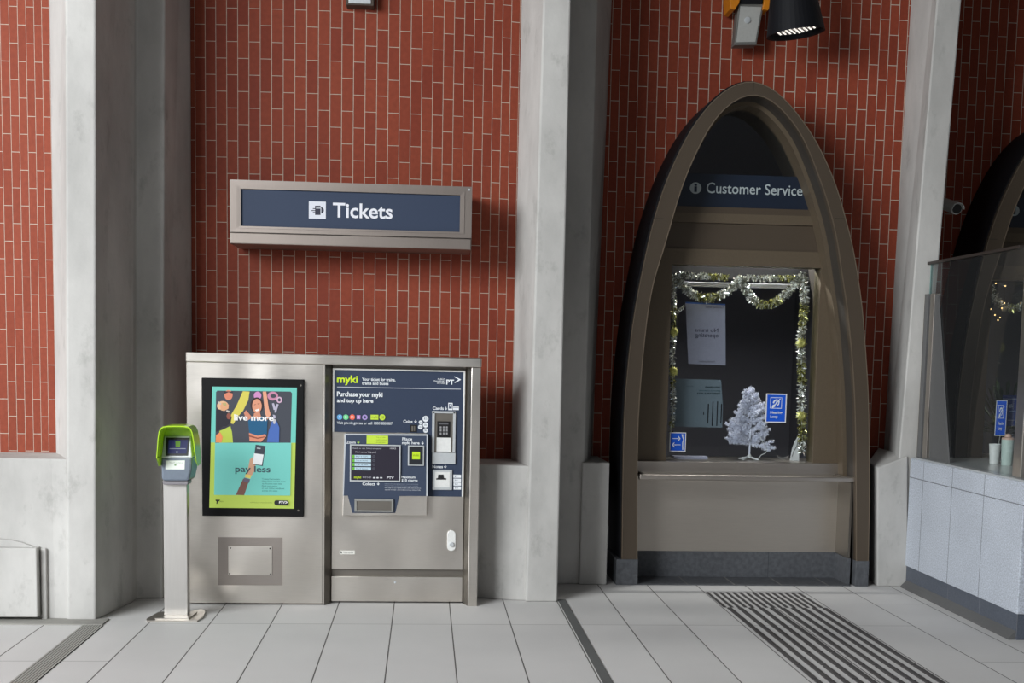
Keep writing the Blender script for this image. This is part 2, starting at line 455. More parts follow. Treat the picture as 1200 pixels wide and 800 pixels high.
mb = MB(); mb.box(8.6, -3, 0, 8.8, 12, 6.2); struct(mb.build('wall_side_occluder', M_HALL))  # unseen wall, added to block ambient light from the right
def arcs(xa_px, xb_px, xc_px, R, Y, sag, x_ref, z_ref, bw, rh, yref=250):
    Xc = P(xc_px, yref, Y).x
    def s(X):
        t = max(-.97, min(.97, (X - Xc) / R)); return R * math.asin(t)
    s0 = s(P(x_ref, z_ref, Y).x); z0 = P(x_ref, z_ref, Y).z
    def uv(co): return (co.z - z0 + 100 * bw, s(co.x) - s0 + 100 * rh)
    def Yof(X): return Y + sag * ((X - Xc) / R) ** 2 * 2
    return uv, Yof
def brick_wall(name, mat, x0, x1, z0, z1, uv, Yof, step=.06, hole=None):
    nx = max(2, int((x1 - x0) / step)); nz = max(1, int((z1 - z0) / step)) if hole else 1
    vs = []; fs = []
    for j in range(nz + 1):
        for i in range(nx + 1):
            X = x0 + (x1 - x0) * i / nx; Z = z0 + (z1 - z0) * j / nz
            vs.append((X, Yof(X), Z))
    for j in range(nz):
        for i in range(nx):
            if hole:
                cx = x0 + (x1 - x0) * (i + .5) / nx; cz = z0 + (z1 - z0) * (j + .5) / nz
                if hole(cx, cz): continue
            a = j * (nx + 1) + i
            fs.append([a, a + 1, a + nx + 2, a + nx + 1])
    mb = MB(); mb.add(vs, fs)
    n = len(vs)
    # back skin gives the wall its thickness
    mb.add([(x, y + .12, z) for x, y, z in vs], [q[::-1] for q in fs])
    o = mb.build(name, mat, uv=uv, fix=False)
    return struct(o)
BW_M = (P(387, 13, YBM) - P(387, 168, YBM)).z / 4
BW_R = (P(1050, 143/3.332+80, YBR) - P(1050, 143/3.332+80+35.1, YBR)).z
BW_L = (P(20, 28, YBL) - P(20, 28 + 42.5 * 4, YBL)).z / 4
RH_M = P(394, 168, YBM).x - P(380.3, 168, YBM).x
RH_L = .0745; RH_R = .0865
br_l = brick('red_brick_left_bay', BW_L, RH_L, (141, 67, 47), (131, 60, 41), (184, 170, 156), .0024)
br_m = brick('red_brick_middle_bay', BW_M, RH_M, (134, 62, 42), (118, 50, 34), (176, 164, 150), .0024)
br_r = brick('red_brick_service_bay', BW_R, RH_R, (144, 66, 45), (128, 55, 37), (192, 182, 168), .003)
ZT = 6.2
uv, Yo = arcs(0, 66, -330, 2.6, YBL, .10, 10.5, 115/4, BW_L, RH_L)
brick_wall('wall_left', br_l, -5.5, P(70, 200, YBL).x, P(30, 533, YBL).z - .05, ZT, uv, lambda X: YBL)
uv, Yo = arcs(222, 612, 385, 1.95, YBM, .10, 387.2, 13, BW_M, RH_M)
brick_wall('wall_middle', br_m, P(212, 200, YBM).x, P(618, 100, YBM).x, .8, ZT, uv, Yo)

# ---- arch outlines of the service window surround (pixels on the front plane)
YF = 8.83
OUT = [(714, 687), (714, 600), (716, 540), (719, 488), (722.5, 425), (726, 392), (732.5, 350), (741, 300), (749, 260), (763, 221), (781, 182), (799, 144), (820, 119), (841, 102), (862, 94.5),
       (883, 92), (898, 98), (912, 107), (934, 131), (955, 161), (970, 191), (984, 227), (991, 256), (999, 283), (1006, 325), (1011, 360), (1015, 415), (1018, 460), (1019, 520), (1019, 600), (1017, 687)]
BRO = [(728, 687), (729, 600), (730, 530), (731, 490), (732.5, 462), (736, 425), (740, 387), (746, 350), (756, 300), (764, 264), (778, 218), (793, 183), (808, 153), (832, 120), (856, 99.5), (868, 94.5),
       (883, 92), (898, 98), (912, 107), (934, 131), (955, 161), (970, 191), (984, 227), (991, 256), (999, 283), (1006, 325), (1011, 360), (1015, 415), (1018, 460), (1019, 520), (1019, 600), (1017, 687)]
INN = [(747, 687), (747, 600), (747, 540), (748, 500), (749.5, 470), (752, 437), (755.5, 400), (760, 362), (767, 325), (776, 300), (785, 268), (794, 236), (803, 209), (815, 181), (830, 151), (845, 130), (862, 116), (872, 110.5),
       (883, 108.5), (895, 111), (904, 116), (922, 134), (940, 158), (953, 190), (965, 222), (975, 255), (981.5, 285), (986, 320), (992.5, 360), (997.5, 410), (1001, 460), (1002.5, 520), (1003, 600), (1003, 687)]
def resample(pts, n=120):
    d = [0]
    for a, b in zip(pts, pts[1:]): d.append(d[-1] + math.dist(a, b))
    out = []
    for k in range(n):
        t = d[-1] * k / (n - 1)
        i = max(j for j in range(len(d) - 1) if d[j] <= t + 1e-9)
        u = (t - d[i]) / (d[i + 1] - d[i])
        out.append((pts[i][0] + (pts[i + 1][0] - pts[i][0]) * u, pts[i][1] + (pts[i + 1][1] - pts[i][1]) * u))
    for _ in range(4):
        out = [out[0]] + [((out[i - 1][0] + 2 * out[i][0] + out[i + 1][0]) / 4, (out[i - 1][1] + 2 * out[i][1] + out[i + 1][1]) / 4) for i in range(1, n - 1)] + [out[-1]]
    return out
def world_outline(pts, Y): return [(q.x, q.z) for q in (P(x, y, Y) for x, y in resample(pts))]
wBRO, wINN = world_outline(BRO, YF), world_outline(INN, YF)
def shrink(o_, d):
    n = len(o_); out = []
    for i in range(n):
        a_, b_ = o_[max(i - 1, 0)], o_[min(i + 1, n - 1)]
        tx, tz = b_[0] - a_[0], b_[1] - a_[1]; L = math.hypot(tx, tz) or 1
        out.append((o_[i][0] + tz / L * d, o_[i][1] - tx / L * d))
    return out
wHOL = shrink(wBRO, .03)
def inside(poly, x, z):
    c = False; n = len(poly); j = n - 1
    for i in range(n):
        xi, zi = poly[i]; xj, zj = poly[j]
        if (zi > z) != (zj > z) and x < (xj - xi) * (z - zi) / (zj - zi) + xi: c = not c
        j = i
    return c
D2 = Vector((2.905, .75, 0))           # step from one bay to the next
uv, Yo = arcs(717, 1060, 892, 1.95, YBR, .08, 755.5, 208, BW_R, RH_R)
brick_wall('wall_right', br_r, P(694, 200, YBR).x, P(1072, 100, YBR).x, .8, ZT, uv, lambda X: YBR, .05, lambda x, z: inside(wHOL, x, z))
brick_wall('wall_far_right', br_r, P(694, 200, YBR).x + D2.x - .1, 8.5, .8, ZT, lambda co: uv(co - D2), lambda X: YBR + D2.y, .05, lambda x, z: inside(wHOL, x - D2.x, z))

# ---- concrete pillars, lofted between floor and ceiling along the leaning arrises
def edge(x_top, y_top, x_bot, y_bot, Y):
    a, b = P(x_top, y_top, Y), P(x_bot, y_bot, Y)
    def at(z):
        t = (z - b.z) / (a.z - b.z); return Vector((b.x + (a.x - b.x) * t, Y, z))
    return at(-.0), at(ZT)
def offY(e, Y): return tuple(Vector((q.x, Y, q.z)) for q in e)
def pillar(name, edges, label, loc, bevel=.012):
    mb = MB(); n = len(edges)
    mb.add([e[0] for e in edges] + [e[1] for e in edges],
           [list(range(n))[::-1], list(range(n, 2 * n))] + [[i, (i + 1) % n, n + (i + 1) % n, n + i] for i in range(n)])
    o = mb.build(name, M_CONC, bevel=bevel)
    return tag(o, label, 'pillar')
def ring(*e): return list(e)
eA = edge(112, 0, 112, 727, YL); eB = edge(77, 0, 79, 700, YL); eC = edge(58, 0, 66, 530, YBL - .02)
eD = edge(151, 0, 155, 705, 8.10); eE = edge(160, 0, 160, 701, 8.22); eF = edge(193, 0, 190, 702, 8.24); eG = edge(222, 0, 224, 420, YBM + .02)
pillar('concrete_pillar', [eC, eB, eA, eD, eE, eF, eG, offY(eG, 9.0), offY(eC, 9.0)],
       'pale concrete pillar with a dark right side, left of the green card reader', (0, 0, 0))
eA = edge(669, 0, 653, 705, YM); eB = edge(637, 0, 621, 540, YM); eC = edge(612, 0, 600, 534, YBM + .04)
eD = edge(699, 40, 684, 560, YF + .03); eE = edge(717, 0, 695, 500, YBR + .02)
pillar('concrete_pillar', [eC, eB, eA, offY(eA, YF), eD, eE, offY(eE, 9.7), offY(eC, 9.7)],
       'leaning concrete pillar between the ticket machine and the arched service window', (0, 0, 0))
eA = edge(1127, 0, 1101, 300, YR); eB = edge(1098, 0, 1073, 300, YR); eC = edge(1066, 0, 1034, 530, YBR + .03)
eA2 = offY(eA, YF + D2.y)
eE = tuple(q + Vector((.13, .72, 0)) for q in eA2)
pillar('concrete_pillar', [eC, eB, eA, eA2, eE, tuple(q + Vector((0, .3, 0)) for q in eE), offY(eC, 10.6)],
       'leaning concrete pillar right of the arched window, above the granite counter wall', (0, 0, 0))

# ---- concrete ledges under the brickwork
def base(name, pts, z, slope=None):
    mb = MB(); fr = [Vector((x, y, 0)) for x, y in pts]
    top = [Vector((p.x, p.y, z if slope is None else slope(p))) for p in fr]
    n = len(fr)
    mb.add(fr + top, [list(range(n))[::-1], list(range(n, 2 * n))] + [[i, (i + 1) % n, n + (i + 1) % n, n + i] for i in range(n)])
    return struct(mb.build(name, M_CONC, bevel=.01))
zl = P(30, 537, YL + .02).z
base('baseboard_left', [(-5.5, YL + .03), (P(60, 600, YL).x, YL + .03), (P(79, 600, YL).x, YL + .02), (P(79, 600, YL).x, 8.3), (-5.5, 8.3)], zl)
zm = P(590, 545, 8.24).z
xs = [P(212, 620, 8.26).x, P(563, 620, 8.26).x, P(585, 620, 8.26).x, P(603, 620, 8.24).x, P(612, 620, 8.3).x, P(623, 620, 8.4).x]
base('baseboard_middle', [(xs[0], 8.30), (xs[1], 8.30), (xs[2], 8.27), (xs[3], 8.24), (xs[4], 8.23), (xs[5], 8.22), (xs[5], 8.85), (xs[0], 8.85)], zm)
zr = P(713, 542, YF).z
base('baseboard_right', [(P(681, 600, YF).x, YF + .004), (P(713, 600, YF).x, YF), (P(713, 600, YF).x, 9.5), (P(681, 600, YF).x, 9.5)], zr)
# block between the arch and the granite counter, with a sloping top
mb = MB()
fr = [P(1028, 685, YF), P(1064, 685, YF), P(1064, 534, YF), P(1028, 548, YF)]
bk = [P(1019, 684, YF + .25), Vector((fr[1].x, YF + .6, 0)), Vector((fr[2].x, YF + .6, fr[2].z + .02)), P(1017, 541, YF + .25)]
fr[0].z = 0; fr[1].z = 0; bk[0].z = 0
mb.prism(fr, bk)
struct(mb.build('trim_1', M_CONC, bevel=.01))

# left cover box of concrete with a curved top
t = thing('concrete_cover_box', 'low pale concrete box with a curved top against the left pillar', 'box', P(20, 727, 7.44))
Yb = 7.505
mb = MB(); mb.box(-3.2, Yb, .03, P(43.5, 690, Yb).x, Yb + .1, P(20, 642, Yb).z); mb.build('front_panel', M_CONC, t, .006)
mb = MB()
top = [(-60, 631), (0, 631.5), (12, 632.5), (25, 635.5), (38, 640), (47, 643.5)]
fr = [P(x, 644, Yb) for x, y in top[::-1]]
mb.prism([P(x, y, Yb + .05) for x, y in top] + [P(x, 643.5, Yb + .05) for x, y in top[::-1]],
         [P(x, y, Yb + .05) + Vector((0, .12, 0)) for x, y in top] + [P(x, 643.5, Yb + .05) + Vector((0, .12, 0)) for x, y in top[::-1]])
mb.build('curved_top', M_CONC, t)
mb = MB(); mb.box(P(45, 690, Yb).x, Yb + .05, 0, P(51.5, 690, Yb).x, Yb + .15, P(48, 644, Yb).z); mb.build('side_return', M_CONC, t, .006)
mb = MB(); mb.box(-5.5, 7.42, 0, P(120, 729, 7.42).x, 7.58, .008); struct(mb.build('trim_2', M_CONC2))

# ================================================================== FLOOR FITTINGS
t = thing('drain_grate', 'long slotted steel drain grate in the floor at lower left', 'drain', (-2.02, 7.4, 0))
mb = MB()
mb.box(-2.085, -1, .0005, -1.955, 7.41, .002); mb.build('channel', M_DARK, t)
for i in range(8):
    x = -2.084 + i * .0163
    mb = MB(); mb.box(x, -1, .001, x + .0112, 7.41, .005); mb.build('bar', M_GRATE, t)
t = thing('floor_channel_cover', 'narrow dark channel strip in the floor starting at the middle pillar', 'drain', (.985, 8.2, 0))
ys = [8.26, 7.25, 6.99, 6.45, 5.2, 3.5, 0]
for i in range(len(ys) - 1):
    mb = MB(); mb.box(.956, ys[i + 1] + .004, .0005, 1.012, ys[i], .004); mb.build('cover_strip', M_SEAL, t)
t = thing('tactile_paving', 'dark tactile guide bars on the floor leading to the arched service window', 'tactile paving', (2.45, 7.3, 0))
def stud(x, y0, y1, w):
    mb = MB(); h = .006
    fr = [(x - w, y0, 0.0005), (x + w, y0, 0.0005), (x + w, y1, 0.0005), (x - w, y1, 0.0005)]
    k = .006
    mb.prism(fr, [(x - w + k, y0 + k, h), (x + w - k, y0 + k, h), (x + w - k, y1 - k, h), (x - w + k, y1 - k, h)])
    return mb.build('guide_bar', M_TACT, t)
for i in range(15): stud(2.10 + i * (2.785 - 2.10) / 14, 8.03, 8.555, .0125)
cuts = [8.02, 7.62, 7.335, 7.045, 6.755, 6.465, 6.175, 5.885]
for i in range(10):
    x = 2.125 + i * (2.80 - 2.125) / 9
    for a, b in zip(cuts, cuts[1:]): stud(x, b + .006, a - .006, .0185)

# ================================================================== TICKET MACHINE ENCLOSURE
YK = 8.04
enc = thing('machine_enclosure', 'wide brushed steel enclosure housing the poster screen and ticket machine', 'cabinet', P(390, 709, YK))
zt = P(390, 416.5, YK).z
xl, xr = P(219, 560, YK).x, P(561.5, 560, YK).x
xd0, xd1 = P(378.5, 560, YK).x, P(550.5, 560, YK).x
zc = P(390, 427, YK).z
mb = MB(); mb.box(xl - .002, YK - .006, zc, xr + .003, YK + .24, zt + .004); mb.build('top_cap', M_STEEL, enc, .006)
mb = MB(); mb.box(xl, YK, .012, xd0, YK + .22, zc - .001); mb.build('side_panel', M_STEEL, enc, .004)
mb = MB(); mb.box(xd0 + .001, YK, .012, xd0 + .012, YK + .2, zc - .001); mb.build('centre_post', M_STEEL, enc, .002)
mb = MB(); mb.box(xd1, YK - .005, .0, xr, YK + .22, zc - .001); mb.build('corner_post', M_STEEL, enc, .004)
mb = MB()
ja, jb = xd0 + .012, P(390, 560, YK).x
mb.prism([(ja, YK + .002, 0.0), (ja, YK + .002, zc), (jb - .012, YK + .09, zc), (jb - .012, YK + .09, 0.0)], [(ja, YK + .15, 0.0), (ja, YK + .15, zc), (jb - .012, YK + .15, zc), (jb - .012, YK + .15, 0.0)])
mb.build('jamb', M_STEELD, enc)
mb = MB()
ja, jb = xd1, P(544.5, 560, YK).x
mb.prism([(ja, YK + .002, 0.0), (ja, YK + .002, zc), (jb, YK + .09, zc), (jb, YK + .09, 0.0)], [(ja, YK + .15, 0.0), (ja, YK + .15, zc), (jb, YK + .15, zc), (jb, YK + .15, 0.0)])
mb.build('jamb', M_STEELD, enc)
mb = MB(); mb.box(xd0 + .012, YK + .11, zc - .05, xd1, YK + .2, zc); mb.build('head_lining', M_STEELD, enc)
mb = MB(); mb.rect(255.5, 629.5, 331, 685.5, YK - .0015, .0012); mb.build('access_recess', steel('etched_steel', (158, 150, 144), .45, warp=.05), enc)
pl = MB(); pl.rect(267.5, 640, 319, 674, YK - .006, .0044); plate = pl.build('access_plate', M_STEEL, enc, .0015)
for sx, sy in ((270, 642), (316.5, 642.5), (269, 672), (317, 672.5)):
    c = P(sx, sy, YK - .007); mb = MB(); mb.disc(c, .005, .0012); mb.build('screw', M_DARK, plate)

# ---- poster screen
YA = YK - .03
M_BEZEL = simple('black_bezel', (12, 12, 13), .5, spec=.2)
ad = thing('poster_display', 'black-framed lit poster screen with live more and pay less artwork', 'display', P(296, 605, YA))
a, b, c, d = box_of(236.5, 443.5, 356, 604.8, YA)
mb = MB(); mb.box(a, YA, b, c, YA + .029, d); mb.build('bezel', M_BEZEL, ad, .004)
for sx, sy in ((352.5, 451.5), (349.5, 598)):
    c_ = P(sx, sy, YA - .002); mb = MB(); mb.disc(c_, .006, .0018); mb.build('screw', M_STEELD, ad)
A = Art(YA - .002, .55)
q = lambda x, y: (240 + x / 5.336, 450 + y / 5.336)       # poster drawing grid
Q = lambda *p: [q(x, y) for x, y in p]
TEAL, LIMEP = (116, 208, 194), (188, 212, 96)
A.poly(LIMEP, Q((46, 15), (576, 22), (558, 778), (28, 772)))
A.poly(TEAL, Q((46, 15), (576, 22), (568, 366), (37, 364)))
A.poly((72, 76, 86), Q((78, 40), (536, 46), (545, 56), (537, 366), (66, 366), (70, 50)))
# dancing crowd picture
A.poly((222, 210, 96), Q((238, 44), (280, 46), (272, 100), (240, 165), (205, 205), (178, 250), (150, 240), (165, 190), (200, 130)))
A.poly((190, 208, 84), Q((92, 290), (160, 262), (170, 300), (176, 365), (90, 366)))
A.poly((226, 140, 112), [q(*p) for p in ell(148, 68, 26, 32)])
A.poly((52, 50, 58), Q((118, 44), (178, 46), (172, 58), (148, 50), (124, 60)))
A.poly((236, 190, 150), [q(*p) for p in ell(112, 135, 36, 30)])
A.poly((58, 56, 66), Q((72, 150), (100, 165), (140, 170), (166, 215), (158, 262), (110, 285), (70, 300)))
A.poly((230, 172, 130), Q((96, 120), (128, 112), (150, 128), (148, 152), (120, 168), (100, 158)))
A.poly((190, 178, 120), Q((110, 118), (132, 116), (136, 132), (118, 138)))
A.poly((44, 42, 52), Q((70, 160), (96, 158), (118, 172), (150, 176), (168, 206), (160, 240), (136, 262), (112, 262), (92, 284), (70, 296)))
A.poly((150, 86, 74), [q(*p) for p in ell(150, 200, 14, 20)])
A.poly((206, 196, 186), Q((88, 108), (104, 122), (98, 130), (80, 112)))
A.poly((206, 196, 186), Q((136, 160), (156, 168), (150, 178), (134, 172)))
A.poly((240, 150, 96), Q((70, 318), (96, 300), (112, 330), (104, 364), (68, 364)))
A.poly((214, 148, 200), [q(*p) for p in ell(330, 72, 24, 26)])
A.poly((206, 140, 170), [q(*p) for p in ell(425, 74, 34, 28)])
A.poly((72, 76, 86), [q(*p) for p in ell(428, 74, 18, 12)])
A.poly((214, 180, 204), [q(*p) for p in ell(466, 98, 18, 20)])
A.poly((72, 76, 86), [q(*p) for p in ell(466, 98, 9, 11)])
A.poly((190, 186, 206), Q((420, 120), (432, 118), (444, 150), (440, 162), (430, 160)))
A.poly((190, 186, 206), Q((450, 122), (462, 126), (446, 178), (434, 176)))
A.poly((190, 186, 206), Q((425, 190), (440, 194), (444, 212), (430, 216)))
A.poly((62, 46, 46), [q(*p) for p in ell(325, 130, 40, 48)])
A.poly((214, 142, 116), Q((244, 180), (258, 162), (290, 200), (282, 230), (262, 226)))
A.poly((34, 96, 136), Q((270, 226), (300, 205), (352, 205), (392, 224), (388, 312), (330, 325), (278, 305)))
A.poly((218, 150, 122), Q((308, 180), (345, 176), (352, 208), (326, 218), (304, 208)))
A.poly((228, 158, 128), [q(*p) for p in ell(326, 136, 30, 44)])
A.poly((250, 246, 240), Q((312, 160), (340, 152), (336, 166), (322, 170)))
A.poly((110, 66, 60), Q((308, 128), (318, 124), (318, 128), (308, 131)))
A.poly((110, 66, 60), Q((330, 122), (342, 119), (342, 123), (330, 125)))
A.poly((236, 170, 140), Q((362, 46), (384, 46), (400, 150), (412, 190), (392, 222), (376, 180)))
A.poly((226, 146, 118), Q((276, 304), (330, 322), (378, 312), (384, 326), (352, 360), (280, 356)))
A.poly((150, 84, 68), Q((276, 318), (330, 334), (376, 326), (376, 332), (330, 342), (276, 328)))
A.poly((78, 112, 186), Q((420, 232), (448, 228), (466, 270), (464, 364), (388, 362), (400, 290)))
A.poly((198, 196, 200), Q((424, 214), (446, 222), (438, 250), (428, 246)))
A.text((248, 248, 248), 'live more', 274.3, 485.6, 320.6, 492.9, .025)
# lower half
A.poly((124, 210, 200), Q((64, 366), (540, 366), (534, 696), (58, 692)))
A.poly((216, 170, 142), Q((282, 470), (300, 455), (316, 500), (320, 530), (290, 575), (262, 572), (274, 510)))
A.poly((128, 92, 84), Q((240, 590), (276, 606), (246, 694), (194, 692)))
A.poly((236, 214, 120), Q((256, 560), (292, 570), (284, 590), (250, 582)))
A.poly((110, 104, 124), Q((246, 584), (284, 594), (276, 618), (238, 606)))
A.poly((66, 72, 82), Q((318, 378), (380, 386), (362, 512), (300, 502)))
A.poly((244, 248, 250), Q((308, 432), (368, 440), (356, 506), (300, 498)))
A.poly((180, 190, 196), Q((326, 396), (350, 399), (348, 406), (325, 403)))
A.text((70, 92, 100), 'pay less', 275.6, 545.7, 316.8, 555.4, .02)
for i, (s_, x1) in enumerate((('Travel between', 328), ('Myki fares on the train', 334.5), ('to Victoria cost less', 330), ('Find out more', 325), ('at our ticket windows', 333), ('across the state', 325))):
    y = 560.2 + i * 2.75
    A.text((62, 110, 112), s_, 307, y, x1, y + 1.7)
A.poly((40, 44, 40), Q((66, 722), (96, 722), (90, 732), (82, 732), (78, 748), (72, 748), (74, 732), (68, 730)))
A.text((70, 90, 50), 'Victoria', 257.5, 586.4, 261.5, 588)
A.text((90, 110, 50), 'Authorised by the Victorian Government', 293, 588, 319, 589.5)
A.poly((44, 48, 46), [q(*p) for p in (ell(448, 741, 14, 16, 10, pi / 2, 3 * pi / 2) + ell(512, 743, 14, 16, 10, -pi / 2, pi / 2))])
A.text((240, 240, 240), 'PTV', 327, 587, 334, 590, .03)
A.text((240, 240, 240), '>', 334.3, 586.8, 337, 590, .03)
A.build('poster_sheet', ad)

# ---- ticket machine
YD = YK + .08
tm = thing('ticket_machine', 'steel ticket vending machine with a navy panel and touch screen', 'ticket machine', P(465, 706, YD))
jb0, jb1 = P(390, 560, YK).x - .012, P(544.5, 560, YK).x - .012
X0, X1 = jb0, P(541.5, 560, YD).x
X1 = jb1 + .012
zl1, zl2 = P(463, 667, YD).z, P(463, 675.5, YD).z
zdt = P(463, 433, YD).z
mb = MB(); mb.box(X0, YD, zl1, X1, YD + .06, zdt); mb.build('door_panel', M_STEEL, tm, .003)
mb = MB(); mb.box(X0, YD + .03, zl2 - .002, X1, YD + .06, zl1 + .001); mb.build('reveal_strip', M_STEELD, tm)
kk = MB(); kk.box(X0, YD - .002, .012, X1, YD + .06, zl2); kick = kk.build('kick_panel', M_STEEL, tm, .003)
c = P(463, 682, YD - .004); mb = MB(); mb.disc(c, .008, .006); mb.disc(c + Vector((0, -.002, 0)), .004, .003); mb.build('lock', M_SILVER, kick)
YH = YD - .006
zA, zB, zC = P(468, 434.5, YH).z, P(468, 507, YH).z, P(520, 581.5, YH).z
xa, xb, xc = P(391.5, 500, YH).x, P(499, 540, YH).x, P(542.3, 500, YH).x
hdr = MB()
hdr.prism([(xa, YH, zB), (xb, YH, zB), (xb, YH, zC), (xc, YH, zC), (xc, YH, zA), (xa, YH, zA)], [(xa, YD, zB), (xb, YD, zB), (xb, YD, zC), (xc, YD, zC), (xc, YD, zA), (xa, YD, zA)])
head = hdr.build('header_panel', M_NAVY, tm)
mb = MB(); w = .010
mb.box(xa - w, YH - .004, zA, xc + w, YD, zA + w); mb.box(xa - w, YH - .004, zB, xa, YD, zA); mb.box(xc, YH - .004, zC, xc + w, YD, zA)
mb.build('header_trim', M_WHITE, tm)
WH = (228, 232, 236)
A = Art(YH - .001)
A.text((200, 224, 40), 'myki', 394.8, 439.6, 419.3, 451.2, .03)
A.text(WH, 'Your ticket for trains,', 424.2, 442.6, 463.4, 446.9, .02)
A.text(WH, 'trams and buses', 424.2, 447.2, 455.3, 450.8, .02)
A.rect((190, 194, 202), 395, 454.2, 540, 455)
A.text(WH, 'PT', 523, 444.6, 532, 450.6, .03)
A.poly(WH, [(532.2, 441.4), (532.8, 440.8), (540.4, 444.6), (533.4, 448.6), (532.4, 448), (537.4, 444.7)])
for i, s_ in enumerate(('PUBLIC', 'TRANSPORT', 'VICTORIA')):
    A.text(WH, s_, (513, 508, 511.8)[i], 443.2 + i * 2.4, 521.8, 445 + i * 2.4, .01)
A.text(WH, 'Purchase your myki', 394.8, 459, 448.4, 466.4, .03)
A.text(WH, 'and top up here', 394.8, 466.8, 437.4, 473, .03)
for x, col in ((398, (110, 176, 226)), (405.3, (120, 214, 150)), (412.8, (240, 110, 84))): A.poly(col, ell(x, 488.6, 3.2))
A.rect((186, 140, 206), 418, 486.2, 422.3, 491); A.poly((170, 150, 206), ell(427.5, 488.8, 3.2)); A.poly((60, 70, 94), ell(427.5, 488.8, 1.6))
A.text((240, 240, 240), 'R', 419.1, 487.2, 421.3, 490)
A.text((240, 240, 240), 'T', 397, 487.2, 399, 490); A.text((240, 240, 240), 'B', 404.4, 487.2, 406.3, 490); A.text((240, 240, 240), 'M', 411.5, 487.2, 414.1, 490)
A.rect((196, 222, 70), 434.3, 485.8, 443.4, 491.6); A.poly((196, 222, 70), ell(448, 488.8, 3.5))
A.text((60, 80, 40), 'myki', 435.5, 487.3, 442.3, 490.3); A.text((60, 80, 40), ')))', 446, 487, 450, 490.5)
A.text(WH, 'Visit ptv.vic.gov.au or call 1800 800 007', 394.8, 494, 460, 498.2, .01)
A.build('panel_lettering', head); A = Art(YH - .001)
A.text(WH, 'Coins', 472.6, 491.8, 483.4, 495.6, .02); A.down(WH, 487, 491.8, 495.8)
for x, y, r, s_ in ((498.7, 490.6, 3.5, '$2'), (493, 494.7, 2.3, '5c'), (498.6, 497.7, 3.1, '50c'), (492.6, 500.2, 2.7, '10c'), (498.7, 504.2, 2.8, '20c')):
    A.poly((226, 230, 234), ell(x, y, r)); A.text((80, 90, 110), s_, x - r * .55, y - r * .35, x + r * .55, y + r * .35)
A.build('coin_guide', head); A = Art(YH - .001)
A.text(WH, 'Cards', 507, 476.4, 520, 480, .02); A.down(WH, 522.6, 476.6, 480.4)
A.rect(WH, 525.2, 471.8, 530.4, 480.4); A.rect((70, 80, 104), 526, 473.2, 529.6, 478.6); A.poly(WH, ell(527.8, 475.2, 1.1)); A.rect(WH, 530.9, 476.2, 537.7, 480.2); A.rect((150, 156, 166), 531.2, 477.2, 537.4, 478)
A.build('card_guide', head); A = Art(YH - .001)
A.text(WH, 'Notes', 506.6, 544.9, 519, 548.3, .02); A.down(WH, 521.8, 544.8, 548.6)
for i, s_ in enumerate(('$5', '$10', '$20', '$50')):
    y = 556 + i * 4.6; x = 531.2 + i * .15
    A.rect((226, 230, 234), x, y, 540.2, y + 3.7); A.text((80, 90, 110), s_, x + 1.2, y + .9, x + 5, y + 2.8)
A.build('note_guide', head)
# coin slot
mb = MB(); mb.rect(480.4, 497.6, 488.4, 506.2, YH - .003, .003); cs_ = mb.build('coin_slot', M_BLACK, tm)
mb = MB(); mb.rect(482.2, 499, 484.2, 505, YH - .006, .003); mb.rect(485, 499, 486.4, 505, YH - .006, .003); mb.build('slot_lip', M_STEELD, cs_)
# card bay: frame, recess lining, dark keypad reader, lip
mb = MB(); Yc = YH - .012
mb.rect(506.3, 482.2, 509.3, 530, Yc, .012); mb.rect(530.8, 482.2, 533.8, 530, Yc, .012); mb.rect(506.3, 481.6, 533.8, 484.2, Yc, .012)
cb = mb.build('card_bay', M_SILVER, tm, .001)
mb = MB(); mb.rect(509.2, 484, 531, 530.2, YH - .0015, .0015); mb.build('back_lining', M_STEELD, cb)
mb = MB(); mb.rect(511.6, 512.6, 528.6, 529.2, YH - .008, .006); mb.build('shelf_plate', M_WHITE, cb, .002)
mb = MB(); mb.rect(512.2, 493.6, 527.4, 512.2, YH - .010, .008); kp = mb.build('card_reader', M_BLACK, cb, .002)
A = Art(YH - .0105)
A.rect((96, 96, 100), 514, 495.2, 525.4, 497.2)
for i in range(3):
    for j in range(3): A.rect((150, 150, 152), 515.4 + i * 3.6, 499.4 + j * 3.6, 517.4 + i * 3.6, 501.8 + j * 3.6)
A.build('keys', kp)
mb = MB(); mb.rect(506.3, 530.4, 533.8, 543.4, YH - .014, .014); mb.build('card_lip', M_SILVER, cb, .002)
# note acceptor
mb = MB(); mb.rect(506.8, 550.2, 530, 574, YH - .012, .012); na = mb.build('note_acceptor', M_SILVER, tm, .004)
mb = MB(); mb.rect(509.5, 552.8, 527.2, 571, YH - .015, .003); mb.build('acceptor_face', M_WHITE, na, .001)
A = Art(YH - .0155)
A.poly((34, 34, 36), [(513.6, 555.8), (519.8, 555.8), (520.4, 560), (523, 560.2), (523, 561.8), (511.2, 561.8), (511.2, 560.2), (513, 560)])
A.build('note_slot', na)
